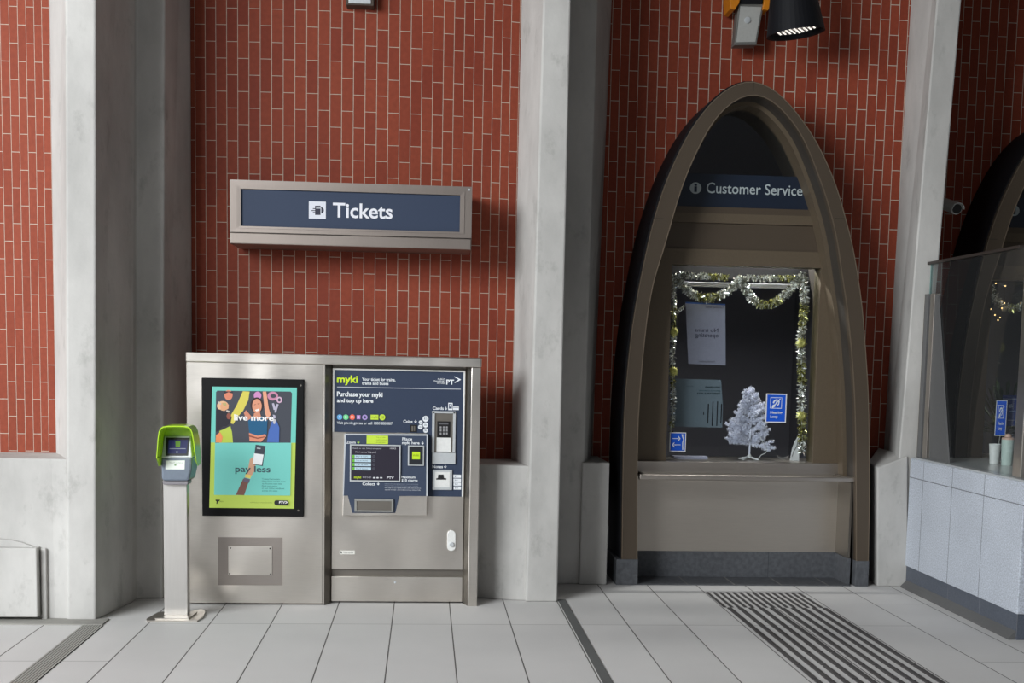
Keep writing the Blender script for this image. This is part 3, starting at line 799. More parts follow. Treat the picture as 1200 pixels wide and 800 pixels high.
# console
YC = YD - .07
cons = MB()
fr = [P(401.4, 604, YC), P(500.3, 604, YC), P(501.4, 508.6, YC + .02), P(404, 507.6, YC + .02)]
cons.prism(fr, [Vector((p.x, YD + .001, p.z)) for p in fr]); console = cons.build('console', M_STEEL, tm, .003)
YC = YC - .001
A = Art(YC)      # the navy face and its print lie flat on the console
NV = (58, 68, 88)
A.poly((186, 190, 194), [(403.6, 507.8), (501.6, 508.6), (501.2, 581), (499.4, 581), (499.8, 510.4), (405.4, 509.6), (402.8, 581), (401.8, 581)])
A.poly(NV, [(405.4, 509.6), (499.8, 510.4), (499.2, 581), (467.8, 581), (463.3, 600.8), (413, 600.8), (407.5, 580.5), (402.8, 580.5)])
A.rect((150, 158, 60), 429.6, 510.2, 454.8, 520.2); A.rect((196, 222, 70), 429.6, 510.2, 454.8, 520)
for i, s_ in enumerate(('Top up your', 'myki online', 'at any time')): A.text((90, 120, 40), s_, 441, 511.6 + i * 2.9, (452, 453, 451.5)[i], 513.2 + i * 2.9)
A.text(WH, 'Zoom', 406, 516.3, 416.6, 519.7, .02); A.down((170, 214, 90), 420, 516.2, 520)
A.text(WH, 'Place', 471.4, 512.4, 483, 515.9, .02); A.text(WH, 'myki here', 471.2, 517, 491.6, 521.4, .02); A.down(WH, 495.2, 517.2, 521)
A.text(WH, 'Maximum', 470.4, 557.4, 486.6, 560.3, .02); A.text(WH, '$10 charge', 470.4, 561, 489.4, 565, .02)
for i, s_ in enumerate(('Maximum change given in coins is limited', 'Please take your card and your receipt')): A.text((150, 158, 172), s_, 451, 566.4 + i * 2, 490, 567.8 + i * 2)
for i, s_ in enumerate(('For help or to report a fault with this machine', 'call the number shown above at any time of day')): A.text((214, 218, 224), s_, 451, 571 + i * 2.2, 493, 572.6 + i * 2.2)
A.text(WH, 'Collect', 424.7, 564.9, 439.6, 568.5, .02); A.down(WH, 443.2, 564.9, 568.6)
A.build('console_face', console)
mb = MB(); mb.rect(410, 520.8, 469.4, 564.2, YC - .014, .006); sc = mb.build('screen', M_SILVER, tm, .001)
A = Art(YC - .0145, .5)
A.rect((44, 40, 54), 411.4, 522.2, 467.8, 562.6)
A.text((190, 194, 204), 'Ready to use. Select an option', 413.5, 524.4, 447, 526.4); A.text((220, 220, 226), '10:42', 457, 524.4, 464, 526.2)
A.text((226, 226, 232), 'How can we help you?', 416.6, 528.6, 441, 531)
for i, s_ in enumerate(('Buy a myki', 'Top up money', 'Top up pass', 'Check balance')):
    y = 533 + i * 4.75
    A.rect((196, 222, 236), 413, y, 434.8, y + 3.5); A.rect((110, 190, 60), 413, y, 415.6, y + 3.5); A.text((60, 80, 110), s_, 417, y + .9, 431, y + 2.7)
    A.poly((90, 92, 104), ell(438, y + 1.7, 1.5)); A.poly((44, 40, 54), ell(438, y + 1.7, .8))
A.text((190, 214, 40), 'myki', 414.9, 557.4, 423.2, 561.3, .03); A.text((200, 200, 210), 'touch to start', 425, 557.6, 435, 560)
for x in (438.4, 442.4, 446.6): A.poly((220, 222, 228), ell(x, 559.6, 1.5, .9))
A.text((220, 222, 228), 'PTV', 453.4, 558, 461.6, 561, .03)
A.build('screen_image', sc)
mb = MB(); mb.rect(478, 521.8, 497, 545.6, YC - .012, .006); rd = mb.build('touch_pad', M_SILVER, tm, .002)
A = Art(YC - .0125)
A.rect((36, 38, 44), 479.4, 523, 495.6, 544.4); A.rect((190, 222, 40), 483, 529.2, 492.2, 538); A.text((60, 90, 20), 'myki', 484.4, 531.8, 490.8, 535.2)
A.build('pad_face', rd)
mb = MB()
mb.rect(415.4, 584.4, 461, 587, YC - .014, .006); mb.rect(415.4, 597.8, 461, 599.6, YC - .014, .006); mb.rect(415.4, 587, 417.8, 597.8, YC - .014, .006); mb.rect(458.8, 587, 461, 597.8, YC - .014, .006)
tr = mb.build('collection_tray', M_ALU, tm)
mb = MB(); mb.rect(417.8, 587, 458.8, 597.8, YC - .008, .002); mb.build('flap', M_STEELD, tr)
# door handle and sticker
mb = MB(); c0, c1 = P(529, 625.6, YD), P(529, 640, YD); r = .029
n = 12
pts = [c0 + Vector((cos(a_) * r, -.02, sin(a_) * r)) for a_ in [pi * k / n for k in range(n + 1)]] + [c1 + Vector((cos(a_) * r, -.02, sin(a_) * r)) for a_ in [pi + pi * k / n for k in range(n + 1)]]
mb.prism(pts, [p + Vector((0, .0195, 0)) for p in pts]); hd = mb.build('door_handle', M_WHITE, tm, .004)
mb = MB(); mb.disc(c1 + Vector((0, -.032, .018)), .016, .012); mb.build('key_knob', M_SILVER, hd, .002)
A = Art(YD - .0006); A.rect((226, 224, 216), 398, 644.8, 415.6, 649.2); A.poly((60, 60, 60), [(398.6, 646), (400, 645.6), (401, 648), (399.6, 648.4)]); A.text((120, 120, 116), 'Ticket machine', 402, 646.2, 414, 648.2); A.build('asset_sticker', tm)

# ================================================================== TICKETS SIGN
YS = 8.24
sg = thing('ticket_sign', 'long steel-framed navy sign reading Tickets on the brick wall', 'sign', P(411, 290, YS))
a, b, c, d = box_of(269.3, 214.5, 552.8, 289, YS)
x2, z2, x3, z3 = box_of(282.3, 224.8, 539, 268.2, YS)
mb = MB(); mb.box(a, YS + .02, b, c, YBM - .02, d); mb.build('housing', M_STEEL_H, sg, .004)
def frame(x0, z0, x1, z1, i0, j0, i1, j1, Ya, Yb):
    o = MB()
    O = [(x0, z0), (x1, z0), (x1, z1), (x0, z1)]; I = [(i0, j0), (i1, j0), (i1, j1), (i0, j1)]
    vs = [(x, Ya, z) for x, z in O] + [(x, Yb, z) for x, z in I]
    o.add(vs, [[k, (k + 1) % 4, 4 + (k + 1) % 4, 4 + k] for k in range(4)])
    vs = [(x, Ya, z) for x, z in O] + [(x, Ya + .03, z) for x, z in O]
    o.add(vs, [[k, 4 + k, 4 + (k + 1) % 4, (k + 1) % 4] for k in range(4)])
    return o
mb = MB(); mb.box(a, YS, b, c, YS + .021, b + .075); mb.build('lower_rail', M_STEEL_H, sg, .006)
frame(a, b + .078, c, d, a + .045, b + .105, c - .05, d - .032, YS, YS + .0005).build('outer_frame', M_STEEL_H, sg)
frame(a + .045, b + .105, c - .05, d - .032, x2, z2, x3, z3, YS - .004, YS - .003).build('inner_frame', M_STEEL_H, sg)
mb = MB(); mb.box(x2, YS + .012, z2, x3, YS + .02, z3); fc = mb.build('face_panel', M_NAVY, sg)
A = Art(YS + .0115, .5)
A.rect((226, 230, 240), 361.9, 236.1, 381.8, 256.2)
DI = (52, 54, 70)
# ticket icon: hand holding a card with speed lines
A.poly(DI, [(369.2, 241), (375.6, 241), (375.6, 251.8), (369.2, 251.8)])
A.poly(DI, ell(375.6, 246.4, 4.0, 3.9, 16, -pi / 2, pi / 2) )
A.poly((226, 230, 240), [(370.4, 243.4), (376.4, 243.4), (376.4, 251.8), (375.6, 251.8), (375.6, 244.3), (370.4, 244.3)])
for y, x in ((243.9, 366.6), (246.2, 364.9), (248.4, 366.6)): A.rect(DI, x, y, 369.2, y + 1)
A.text((236, 238, 246), 'Tickets', 390, 238.4, 460, 255.8, .018)
A.build('sign_lettering', fc)
mb = MB(); mb.disc((c - .02, YS - .004, d - .02), .007, .004); mb.build('screw', M_SILVER, sg)

# ================================================================== CARD READER
cr = thing('card_reader_post', 'steel floor post with a grey card reader under a lime green hood', 'card reader', P(206, 722, 7.66))
Yp = 7.62
xp0, xp1 = P(191.8, 640, Yp).x, P(219.6, 640, Yp).x
mb = MB(); mb.box(xp0, Yp, .02, xp1, Yp + .075, P(206, 560, Yp).z); mb.build('post', steel('pale_brushed_aluminium', (204, 201, 197), .38, (60, 60, 1), .02), cr, .004)
bp_ = [(171.5, 724.6), (186, 716.5), (226, 716), (236, 713), (240.5, 716), (238, 722), (231, 726.3), (172, 726.6)]
mb = MB(); top = [PZ(x, y, .012) for x, y in bp_]; mb.prism(top, [Vector((p.x, p.y, 0.0)) for p in top]); mb.build('base_plate', M_STEEL, cr)
tp = [(181.5, 722.6), (188, 717.5), (219, 717.5), (229.5, 714.2), (231, 716.6), (221, 724), (182, 724)]
mb = MB(); top = [PZ(x, y, .022) for x, y in tp]; mb.prism(top, [Vector((p.x, p.y, .012)) for p in top]); mb.build('cover_plate', M_STEEL, cr)
Yh = 7.56
o = lambda x, y: (175 + x / 9.41, 490 + y / 9.41)
O_ = lambda *p: [o(x, y) for x, y in p]
mb = MB(); fr = [P(*o(x, y), Yh) for x, y in ((128, 432), (470, 432), (462, 560), (440, 660), (425, 690), (150, 690), (132, 660))]
mb.prism(fr, [p + Vector((.012, .15, 0)) for p in fr]); mb.build('lower_body', M_GREY, cr, .012)
mb = MB(); fr = [P(*o(x, y), Yh + .015) for x, y in ((140, 690), (430, 690), (425, 735), (155, 735))]; mb.prism(fr, [p + Vector((0, .12, 0)) for p in fr]); mb.build('chin', simple('mid_grey_plastic', (128, 124, 128), .5), cr, .006)
mb = MB()
fr = [P(*o(130, 434), Yh), P(*o(470, 434), Yh), P(*o(452, 196), Yh + .05), P(*o(165, 196), Yh + .05)]
mb.prism(fr, [Vector((p.x + .012, Yh + .15, p.z)) for p in fr]); ub = mb.build('upper_body', M_SILVER, cr, .006)
def on_face(x, y, lift=.001):       # point on the tilted upper face
    t_ = (434 - y) / (434 - 196)
    return P(*o(x, y), Yh + .05 * t_ - lift)
mb = MB(); pts = [on_face(x, y, .003) for x, y in ((182, 412), (425, 412), (445, 212), (186, 212))]; mb.prism(pts, [p + Vector((0, .003, 0)) for p in pts]); scn = mb.build('reader_screen', M_BLACK, ub)
mb = MB(); mts = [ink((50, 54, 110), .3), ink((120, 170, 60), .3), ink((170, 176, 196), .3)]
mb.mat(0).add([on_face(x, y, .0035) for x, y in ((205, 388), (408, 388), (425, 238), (215, 238))], [[0, 1, 2, 3]])
mb.mat(1).add([on_face(x, y, .004) for x, y in ((290, 318), (338, 318), (343, 250), (288, 250))], [[0, 1, 2, 3]])
mb.mat(2).add([on_face(x, y, .004) for x, y in ((220, 338), (400, 338), (401, 330), (221, 330))], [[0, 1, 2, 3]])
mb.mat(2).add([on_face(x, y, .004) for x, y in ((290, 372), (305, 386), (320, 372), (305, 358))], [[0, 1, 2, 3]])
mb.build('screen_image', mts, scn, fix=False)
A = Art(Yh - .001); A.poly((232, 238, 230), O_((180, 465), (392, 463), (388, 563), (177, 562))); A.text((150, 160, 150), 'Touch on here', 198.5, 541.2, 214, 542.6); A.poly((90, 140, 60), ell(205.5, 544.8, 1.3, .7)); A.build('notice_label', cr)
# hood: swept strip
prof = [(75, 440), (84, 330), (92, 220), (102, 150), (120, 112), (150, 90), (200, 84), (290, 82), (380, 84), (425, 92), (455, 112), (476, 160), (492, 250), (503, 350), (514, 440)]
mb = MB(); Ya_, Yb_ = Yh - .10, Yh + .08
outr = [P(x / 9.41 + 175, y / 9.41 + 490, Ya_) for x, y in prof]
cxp = sum(p.x for p in outr) / len(outr); czp = P(205, 530, Ya_).z
inr = [Vector((cxp + (p.x - cxp) * .955, Ya_, czp + (p.z - czp) * .96)) for p in outr]
n = len(outr)
def bk(p): return Vector((p.x, Yb_, p.z - .0))
vs = outr + inr + [bk(p) for p in outr] + [bk(p) for p in inr]
fs = []
for i in range(n - 1):
    fs += [[i, i + 1, n + i + 1, n + i], [2 * n + i, 3 * n + i, 3 * n + i + 1, 2 * n + i + 1], [i, 2 * n + i, 2 * n + i + 1, i + 1], [n + i, n + i + 1, 3 * n + i + 1, 3 * n + i]]
fs += [[0, n, 3 * n, 2 * n], [n - 1, 3 * n - 1, 4 * n - 1, 2 * n - 1]]
mb.add(vs, fs)
# pointed front lips hanging below the hood
for sgn, i0 in ((-1, 0), (1, n - 1)):
    p = outr[i0]; w = .012 * -sgn
    tip = p + Vector((-.0, .06, -.055))
    q1 = [p, p + Vector((w, 0, 0)), tip + Vector((w * .6, .03, 0)), tip]
    q2 = [Vector((p.x, Yb_, p.z)), Vector((p.x + w, Yb_, p.z)), Vector((p.x + w * .6, Yb_ - .02, tip.z + .01)), Vector((p.x, Yb_ - .02, tip.z + .01))]
    mb.prism(q1, q2)
mb.build('hood', M_LIME, cr)
mb = MB(); bkp = [Vector((cxp + (p.x - cxp) * .96, 0, czp + (p.z - czp) * .965)) for p in outr]
mb.prism([Vector((p.x, Yb_ - .012, p.z)) for p in bkp], [Vector((p.x, Yb_ - .004, p.z)) for p in bkp]); mb.build('hood_back', M_LIME, cr)
for k in range(3):
    mb = MB(); Ym_ = Yh - .06 + k * .035; sc_ = .945 - .006 * k
    r_ = [Vector((cxp + (p.x - cxp) * sc_, Ym_, czp + (p.z - czp) * sc_)) for p in outr]
    mb.tube(r_, .0035, 6); mb.build('hood_rib', M_LIME, cr)

# ================================================================== ARCHED SERVICE WINDOWS
YP = YF + .34            # recessed panel
def ringmesh(A_, B_, Ya, Yb):
    """solid arch band between two outlines, from Ya back to Yb"""
    mb = MB(); n = len(A_)
    vs = [(x, Ya, z) for x, z in A_] + [(x, Ya, z) for x, z in B_] + [(x, Yb, z) for x, z in A_] + [(x, Yb, z) for x, z in B_]
    fs = []
    for i in range(n - 1):
        fs += [[i, i + 1, n + i + 1, n + i], [2 * n + i, 3 * n + i, 3 * n + i + 1, 2 * n + i + 1], [i, 2 * n + i, 2 * n + i + 1, i + 1], [n + i, n + i + 1, 3 * n + i + 1, 3 * n + i]]
    fs += [[0, n, 3 * n, 2 * n], [n - 1, 3 * n - 1, 4 * n - 1, 2 * n - 1]]
    mb.add(vs, fs); return mb
sv = thing('service_window_surround', 'tall pointed bronze arch around the customer service window with tinsel', 'service window', (2.5, YF, 0))
zfix = lambda o_: [(x, max(z, 0.0)) for x, z in o_]
wBRO, wINN = zfix(wBRO), zfix(wINN)
zb = P(735, 655, YF).z
up = lambda o_: [(x, max(z, zb)) for x, z in o_]
ringmesh(shrink(wBRO, -.012), shrink(wBRO, .055), YF + .035, YBR - .01).build('outer_casing', M_BLACKMETAL, sv)
ringmesh(up(wBRO), up(wINN), YF, YF + .05).build('front_frame', M_BRONZE, sv, .004)
ringmesh(up(shrink(wINN, -.03)), up(shrink(wINN, -.001)), YF + .05, YBR + .16).build('inner_reveal', simple('dark_bronze_reveal', (66, 62, 58), .45, .3), sv)
up2 = lambda o_: [(x, max(z, P(870, 555, YP - .04).z)) for x, z in o_]
ringmesh(up2(shrink(wINN, .03)), up2(shrink(wINN, -.001)), YF + .20, YP + .05).build('reveal_step', M_BRONZE_IN, sv)
M_BEAD = simple('bronze_highlight_and_post', (122, 108, 92), .4, .4)
ringmesh(up(shrink(wINN, -.007)), up(shrink(wINN, 0)), YF - .003, YF + .01).build('highlight_bead', M_BEAD, sv)  # ridge in paler bronze, edge highlights put into its colour
ringmesh(up(shrink(wBRO, 0)), up(shrink(wBRO, .006)), YF - .003, YF + .01).build('highlight_bead', M_BEAD, sv)
mb = MB()
for px_, py_, w_, h_ in ((883, 101, .003, .075), (985, 256, .09, .003), (771, 256, .09, .003)):
    c_ = P(px_, py_, YF); mb.box(c_.x - w_ / 2, YF - .0008, c_.z - h_ / 2, c_.x + w_ / 2, YF + .002, c_.z + h_ / 2)
mb.build('frame_joint', M_DARK, sv)
for xx0, xx1 in ((722, 747.5), (1002.5, 1018)):
    mb = MB(); mb.box(P(xx0, 670, YF).x, YF - .004, 0, P(xx1, 670, YF).x, YF + .5, zb); mb.build('base_block', M_DARKTILE, sv, .004)
def xin(L, z, side):
    n = len(L); h = n // 2
    seq = L[:h + 1] if side < 0 else L[h:][::-1]
    for a_, b_ in zip(seq, seq[1:]):
        if min(a_[1], b_[1]) <= z <= max(a_[1], b_[1]) and a_[1] != b_[1]:
            return a_[0] + (b_[0] - a_[0]) * (z - a_[1]) / (b_[1] - a_[1])
    return seq[-1][0] if z > seq[-1][1] else seq[0][0]
def clip_panel(y0px, y1px, name, mat, Ya=YP, dep=.04, off=.0, zz=None, par=None):
    """panel filling the arch between two heights"""
    z1, z0 = (P(870, y0px, Ya).z, P(870, y1px, Ya).z)
    L = [p for p in shrink(wINN, off)]
    def xat(z, side): return xin(L, z, side)
    m_ = 14; pts = []
    for k in range(m_ + 1): pts.append((xat(z0 + (z1 - z0) * k / m_, 1), z0 + (z1 - z0) * k / m_))
    for k in range(m_, -1, -1): pts.append((xat(z0 + (z1 - z0) * k / m_, -1), z0 + (z1 - z0) * k / m_))
    fr = [Vector((x, Ya, z)) for x, z in pts]
    mb = MB(); mb.prism(fr, [p + Vector((0, dep, 0)) for p in fr])
    return mb.build(name, mat, par or sv)
# transom glass fills the arch head
zg = P(870, 243.5, YP).z
gl_ = [(x, z) for x, z in shrink(wINN, .0) if z > zg - .05]
mb = MB(); fr = [Vector((x, YP + .02, z)) for x, z in gl_]; mb.prism(fr, [p + Vector((0, .008, 0)) for p in fr]); mb.build('transom_glass', M_GLASS, sv)
bnd = clip_panel(205, 244, 'transom_band', simple('dark_navy_film', (24, 34, 50), .35, var=.02), YP + .014, .005, .012)
A = Art(YP + .0135)
LT = (168, 178, 180)
A.poly(LT, ell(815.2, 220.2, 6.8)); A.text((34, 46, 64), 'i', 813.4, 215.6, 817, 224.8, .03)
A.text(LT, 'Customer Service', 828, 215.2, 940.6, 227.9, .006)
A.build('band_lettering', bnd)
clip_panel(243.5, 251, 'transom_rail', M_BRONZE, YP - .0, .05)
clip_panel(251, 262, 'transom_rail', M_BRONZE_IN, YP - .0, .05)
clip_panel(262, 293, 'head_panel', M_BRONZE, YP + .02, .04)
# window frame: one face with a rectangular opening
wx0, wz0, wx1, wz1 = box_of(784, 311.5, 957.5, 541, YP)
clip_panel(293, 311.5, 'head_rail', M_BRONZE_IN)
zs0 = P(870, 543, YP).z
L = shrink(wINN, -.01)
def xat(z, side): return xin(L, z, side)
for side, xi in ((-1, wx0), (1, wx1)):
    pts = [(xat(zs0 + (wz1 - zs0) * k / 12, side), zs0 + (wz1 - zs0) * k / 12) for k in range(13)]
    pts += [(xi, wz1), (xi, zs0)]
    fr = [Vector((x, YP, z)) for x, z in pts]; mb = MB(); mb.prism(fr, [p + Vector((0, .04, 0)) for p in fr]); mb.build('window_stile', M_BRONZE_IN, sv)
mb = MB(); w = .0
for bx in ((wx0 - .015, wz0, wx0, wz1), (wx1, wz0, wx1 + .015, wz1), (wx0 - .015, wz1, wx1 + .015, wz1 + .015)):
    mb.box(bx[0], YP + .041, bx[1], bx[2], YP + .16, bx[3])
mb.build('window_lining', simple('olive_bronze_lining', (78, 70, 50), .45, .3), sv)
mb = MB(); mb.box(wx0 - .01, YP + .10, wz0, wx1 + .01, YP + .108, wz1 + .01); mb.build('window_pane', M_GLASS, sv)
# counter shelf, grab rail, lower panel, skirting
sx0, sx1 = P(747, 600, YF).x + .001, P(1003, 600, YF).x - .001
z_a, z_b = P(870, 541.5, YP - .04).z, P(870, 555, YP - .04).z
mb = MB(); mb.box(sx0, YP - .04, z_b, sx1, YP + .5, z_a); mb.build('counter_sill', M_STEELC, sv, .004)
mb = MB(); Yr_ = YF + .03
mb.box(sx0 + .012, Yr_, P(870, 563.6, Yr_).z, sx1 + .002, Yr_ + .06, P(870, 557.4, Yr_).z); gr = mb.build('grab_rail', M_STEELC, sv, .01)
for xx in (sx0 + .05, sx1 - .07):
    mb = MB(); mb.box(xx, Yr_ + .055, P(870, 563.6, Yr_).z + .005, xx + .02, YP + .01, P(870, 557.4, Yr_).z - .002); mb.build('rail_bracket', M_STEELD, gr)
lx0, lx1 = P(742, 600, YP).x, P(979, 600, YP).x
zq = P(870, 646, YP).z
mb = MB(); mb.box(lx0, YP, zq, lx1 + .03, YP + .04, z_b + .001); mb.build('lower_panel', steel('matt_warm_steel', (196, 188, 178), .45, (1, 1, 40), .03), sv)
mb = MB(); mb.box(lx1 + .012, YF + .06, zq, lx1 + .03, YP, z_b); mb.build('side_lining', M_STEELD, sv)
mb = MB(); mb.box(sx0 - .02, YP - .005, 0, lx1 + .03, YP + .03, zq); mb.build('skirting_tile', M_DARKTILE, sv)
mb = MB(); mb.box(lx1 + .010, YF + .05, 0, lx1 + .034, YP - .006, zq - .002); mb.build('skirting_tile', M_DARKTILE, sv)
fs_ = MB(); fs_.box(sx0, YF + .0, .0005, lx1 + .03, YP - .006, .006); ft = fs_.build('threshold_tiles', M_DARKTILE, sv)
mb = MB()
for i in range(5):
    x = P(806 + i * 55, 686, YF).x; mb.box(x - .002, YF, .006, x + .002, YP - .006, .0066)
mb.build('grout_line', M_CONC2, ft)
mb = MB()
for yb_, x_ in ((YP - .006, P(900, 660, YP).x),): mb.box(x_ - .002, YP - .0065, 0, x_ + .002, YP - .005, zq)
mb.build('grout_line', simple('dark_grout', (64, 66, 70), .8), ft)

# second surround, one bay further right, seen over the granite counter
sv2 = dup(sv, D2)
sv2['label'] = 'dark arched service window surround seen through the glass screen at right'
bpy.context.view_layer.update()

# unseen fill lamp added above the window head to light the window contents
def booth_fill(d, w, lb):
    c = Vector((2.62, YP + .42, 2.62)) + d
    lt = thing('fill_lamp', lb, 'lamp', c)
    mb = MB(); mb.box(c.x - .5, c.y - .03, c.z + .022, c.x + .5, c.y + .03, c.z + .07); mb.build('fill_housing', M_WHITE, lt)
    mb = MB(); mb.box(c.x - .48, c.y - .025, c.z + .006, c.x + .48, c.y + .025, c.z + .022); mb.build('diffuser', simple('fill_diffuser', (255, 250, 240), .4, emit=1.5, var=.01), lt)
    l = bpy.data.lights.new('fill_lamp_light', 'AREA'); l.shape = 'RECTANGLE'; l.size, l.size_y = .95, .05; l.energy = w; l.color = (1, .97, .92)
    o_ = bpy.data.objects.new('fill_lamp_light', l); COL.objects.link(o_); o_.location = c; o_.rotation_euler = (radians(-18), 0, 0)
    attach(o_, lt)
booth_fill(Vector((0, 0, 0)), 30, 'unseen fill lamp added inside the customer service booth above its window')
booth_fill(D2, 12, 'unseen fill lamp added inside the far booth behind the glass screen')

# dark booth rooms behind both windows
def room(name, dx, dy):
    mb = MB(); x0, x1, y0, y1, z0, z1 = 1.35 + dx, 3.62 + dx, YBR + .14 + dy, YBR + 2.2 + dy, .6, 4.2
    vs = [(x0, y0, z0), (x1, y0, z0), (x1, y1, z0), (x0, y1, z0), (x0, y0, z1), (x1, y0, z1), (x1, y1, z1), (x0, y1, z1)]
    mb.add(vs, [[0, 1, 2, 3], [4, 7, 6, 5], [0, 4, 5, 1][::-1][:0] or [1, 5, 6, 2], [2, 6, 7, 3], [3, 7, 4, 0]])
    return struct(mb.build(name, M_INT, fix=False))
room('wall_booth', 0, 0); room('wall_booth_far', D2.x, D2.y)

# ================================================================== THINGS IN THE SERVICE WINDOW
YG = YP + .13            # just behind the pane
zs = z_a                 # sill top
random.seed(7)
def tinsel(pts, Y, r, label, n, gold=.35, grp='tinsel garlands in the service window'):
    W_ = [P(x, y, Y) for x, y in pts]; seg = [(W_[i + 1] - W_[i]).length for i in range(len(W_) - 1)]; T = sum(seg)
    mb = MB()
    mb.tube(W_, .003, 5)
    for k in range(n):
        s_ = random.random() * T; i = 0
        while i < len(seg) - 1 and s_ > seg[i]: s_ -= seg[i]; i += 1
        p = W_[i].lerp(W_[i + 1], min(1, s_ / max(seg[i], 1e-6)))
        t_ = (W_[i + 1] - W_[i]).normalized()
        d = Vector((random.gauss(0, 1), random.gauss(0, 1) * .5, random.gauss(0, 1))); d = (d - t_ * d.dot(t_) * .6).normalized()
        Ln = r * random.uniform(.6, 1.1); w_ = d.cross(Vector((random.gauss(0, 1), random.gauss(0, 1), random.gauss(0, 1)))).normalized() * .0045
        q_ = p + d * Ln * .5 + Vector((0, 0, 0)); e_ = p + d * Ln + Vector((0, 0, -.004))
        mb.mat((3 if random.random() < .5 else 1) if (math.sin((s_ + sum(seg[:i])) * 14) * .5 + .5 < gold and random.random() < .8) else random.choice((0, 2, 2, 4)))
        mb.add([p - w_, p + w_, q_ + w_ * 1.3, q_ - w_ * 1.3, e_ + w_ * .6, e_ - w_ * .6], [[0, 1, 2, 3], [3, 2, 4, 5]])
    o_ = mb.build('tinsel_garland', [M_SILVERFOIL, M_GOLDFOIL, M_MIRROR, M_GOLDM, M_SHADE], fix=False)
    return tag(o_, label, 'garland', grp)
def swag(x0, y0, xm, ym, x1, y1, n=12):
    out = []
    for k in range(n + 1):
        u = k / n
        out.append((x0 * (1 - u) ** 2 + 2 * u * (1 - u) * (2 * xm - (x0 + x1) / 2) + x1 * u * u, y0 * (1 - u) ** 2 + 2 * u * (1 - u) * (2 * ym - (y0 + y1) / 2) + y1 * u * u))
    return out
YT = YG + .035
tinsel(swag(790, 322, 828, 349, 869, 325), YT, .042, 'left sagging loop of silver and gold tinsel across the window top', 900)
tinsel(swag(869, 325, 897, 357, 938, 324), YT, .042, 'right sagging loop of silver and gold tinsel across the window top', 900)
tinsel([(795, 322), (825, 323), (852, 325)], YT + .02, .032, 'short straight tinsel strand above the left loop', 420)
tinsel([(876, 325), (905, 326), (936, 325)], YT + .02, .030, 'short straight tinsel strand above the right loop', 420)
tinsel([(941, 320), (943, 350), (941, 380), (938, 400), (940, 440), (939, 480), (940, 505), (941, 530)], YT, .042, 'long tinsel strand hanging down the right edge of the window', 1500)
tinsel([(789, 322), (790, 350), (789, 389), (788, 430), (789, 470), (787, 505)], YT, .028, 'long tinsel strand hanging down the left edge of the window', 700)
tinsel([(791, 366), (796, 363), (801, 358)], YT - .01, .018, 'tiny tinsel end sticking out beside the upper left paper sign', 60)
def rosette(x, y, lab_, r=.05):
    mb = MB(); c = P(x, y, YT - .035)
    for k in range(14):
        a_ = 2 * pi * k / 14 + random.uniform(-.1, .1); d = Vector((cos(a_), 0, sin(a_))); pr = Vector((-sin(a_), 0, cos(a_)))
        L_ = r * random.uniform(.85, 1.1)
        mb.add([c, c + d * L_ * .5 + pr * .009 + Vector((0, -.012, 0)), c + d * L_ + Vector((0, .004, 0)), c + d * L_ * .5 - pr * .009 + Vector((0, -.012, 0)), c + d * L_ * .5 + Vector((0, .006, 0))], [[0, 1, 2, 3], [0, 4, 2, 1], [0, 3, 2, 4]])
    for k in range(9):
        a_ = 2 * pi * k / 9; d = Vector((cos(a_), 0, sin(a_))); pr = Vector((-sin(a_), 0, cos(a_)))
        mb.add([c + Vector((0, -.012, 0)), c + d * r * .3 + pr * .007 + Vector((0, -.026, 0)), c + d * r * .62 + Vector((0, -.02, 0)), c + d * r * .3 - pr * .007 + Vector((0, -.026, 0))], [[0, 1, 2, 3]])
    mb.disc(c + Vector((0, -.02, 0)), .008, .012, 10)
    tag(mb.build('foil_rosette', M_GOLDF2, fix=False), lab_, 'decoration', 'foil rosettes on the tinsel')
M_GOLDF2 = simple('champagne_foil', (206, 202, 120), .35, .5)
rosette(790, 389, 'pale gold foil rosette, upper of the two on the left tinsel', .042)
rosette(789.5, 435, 'pale gold foil rosette, lower of the two on the left tinsel', .042)
rosette(939, 402, 'pale gold foil rosette, upper of the two on the right tinsel')
rosette(939.5, 487, 'pale gold foil rosette, lower of the two on the right tinsel')

# header box and blind rail inside
mb = MB(); Yv = YG + .30
bl = thing('roller_blind_box', 'grey roller blind box with a pale rail behind the tinsel', 'blind', P(866, 338, Yv))
mb.rect(786, 308, 954, 327, Yv, .1); mb.build('blind_box', simple('dark_grey_blind_box', (52, 52, 56), .5), bl)
mb = MB(); mb.rect(800, 331.5, 930, 337, Yv - .02, .03); mb.build('bottom_rail', simple('pale_blind_rail', (170, 172, 178), .4), bl, .003)
# papers
Ypp = YG + .16
pa = thing('paper_notice', 'upper paper notice with mirrored writing inside the service window', 'notice', P(827, 428, Ypp))
mb = MB(); mb.px([(803.4, 354), (850, 356.5), (850.4, 428), (806.6, 426)], Ypp, .002); mb.build('sheet', M_PAPER, pa)
A = Art(Ypp - .0005)
A.poly((60, 92, 160), [(803.4, 353.4), (850, 356), (850, 357.6), (803.4, 355.4)])
A.text((70, 70, 84), 'Customer notice', 827, 358.6, 848, 361, 0, True)
A.text((64, 64, 80), 'No trains', 814.5, 384.4, 841.6, 388.8, .01, True)
A.text((64, 64, 80), 'operating', 815, 390.4, 842, 396.4, .01, True)
A.text((84, 84, 96), 'from this platform', 819, 422.4, 837.6, 425, 0, True)
A.build('printed_text', pa)
pa = thing('paper_poster', 'grey-green timetable sheet with black bars, lower left in the service window', 'notice', P(817, 500, Ypp + .02))
Y2 = Ypp + .02
mb = MB(); mb.px([(786, 443.4), (845, 445), (847, 474), (846.4, 501), (786, 499.4)], Y2, .002); mb.build('sheet', simple('pale_green_grey_paper', (118, 132, 140), .8), pa)
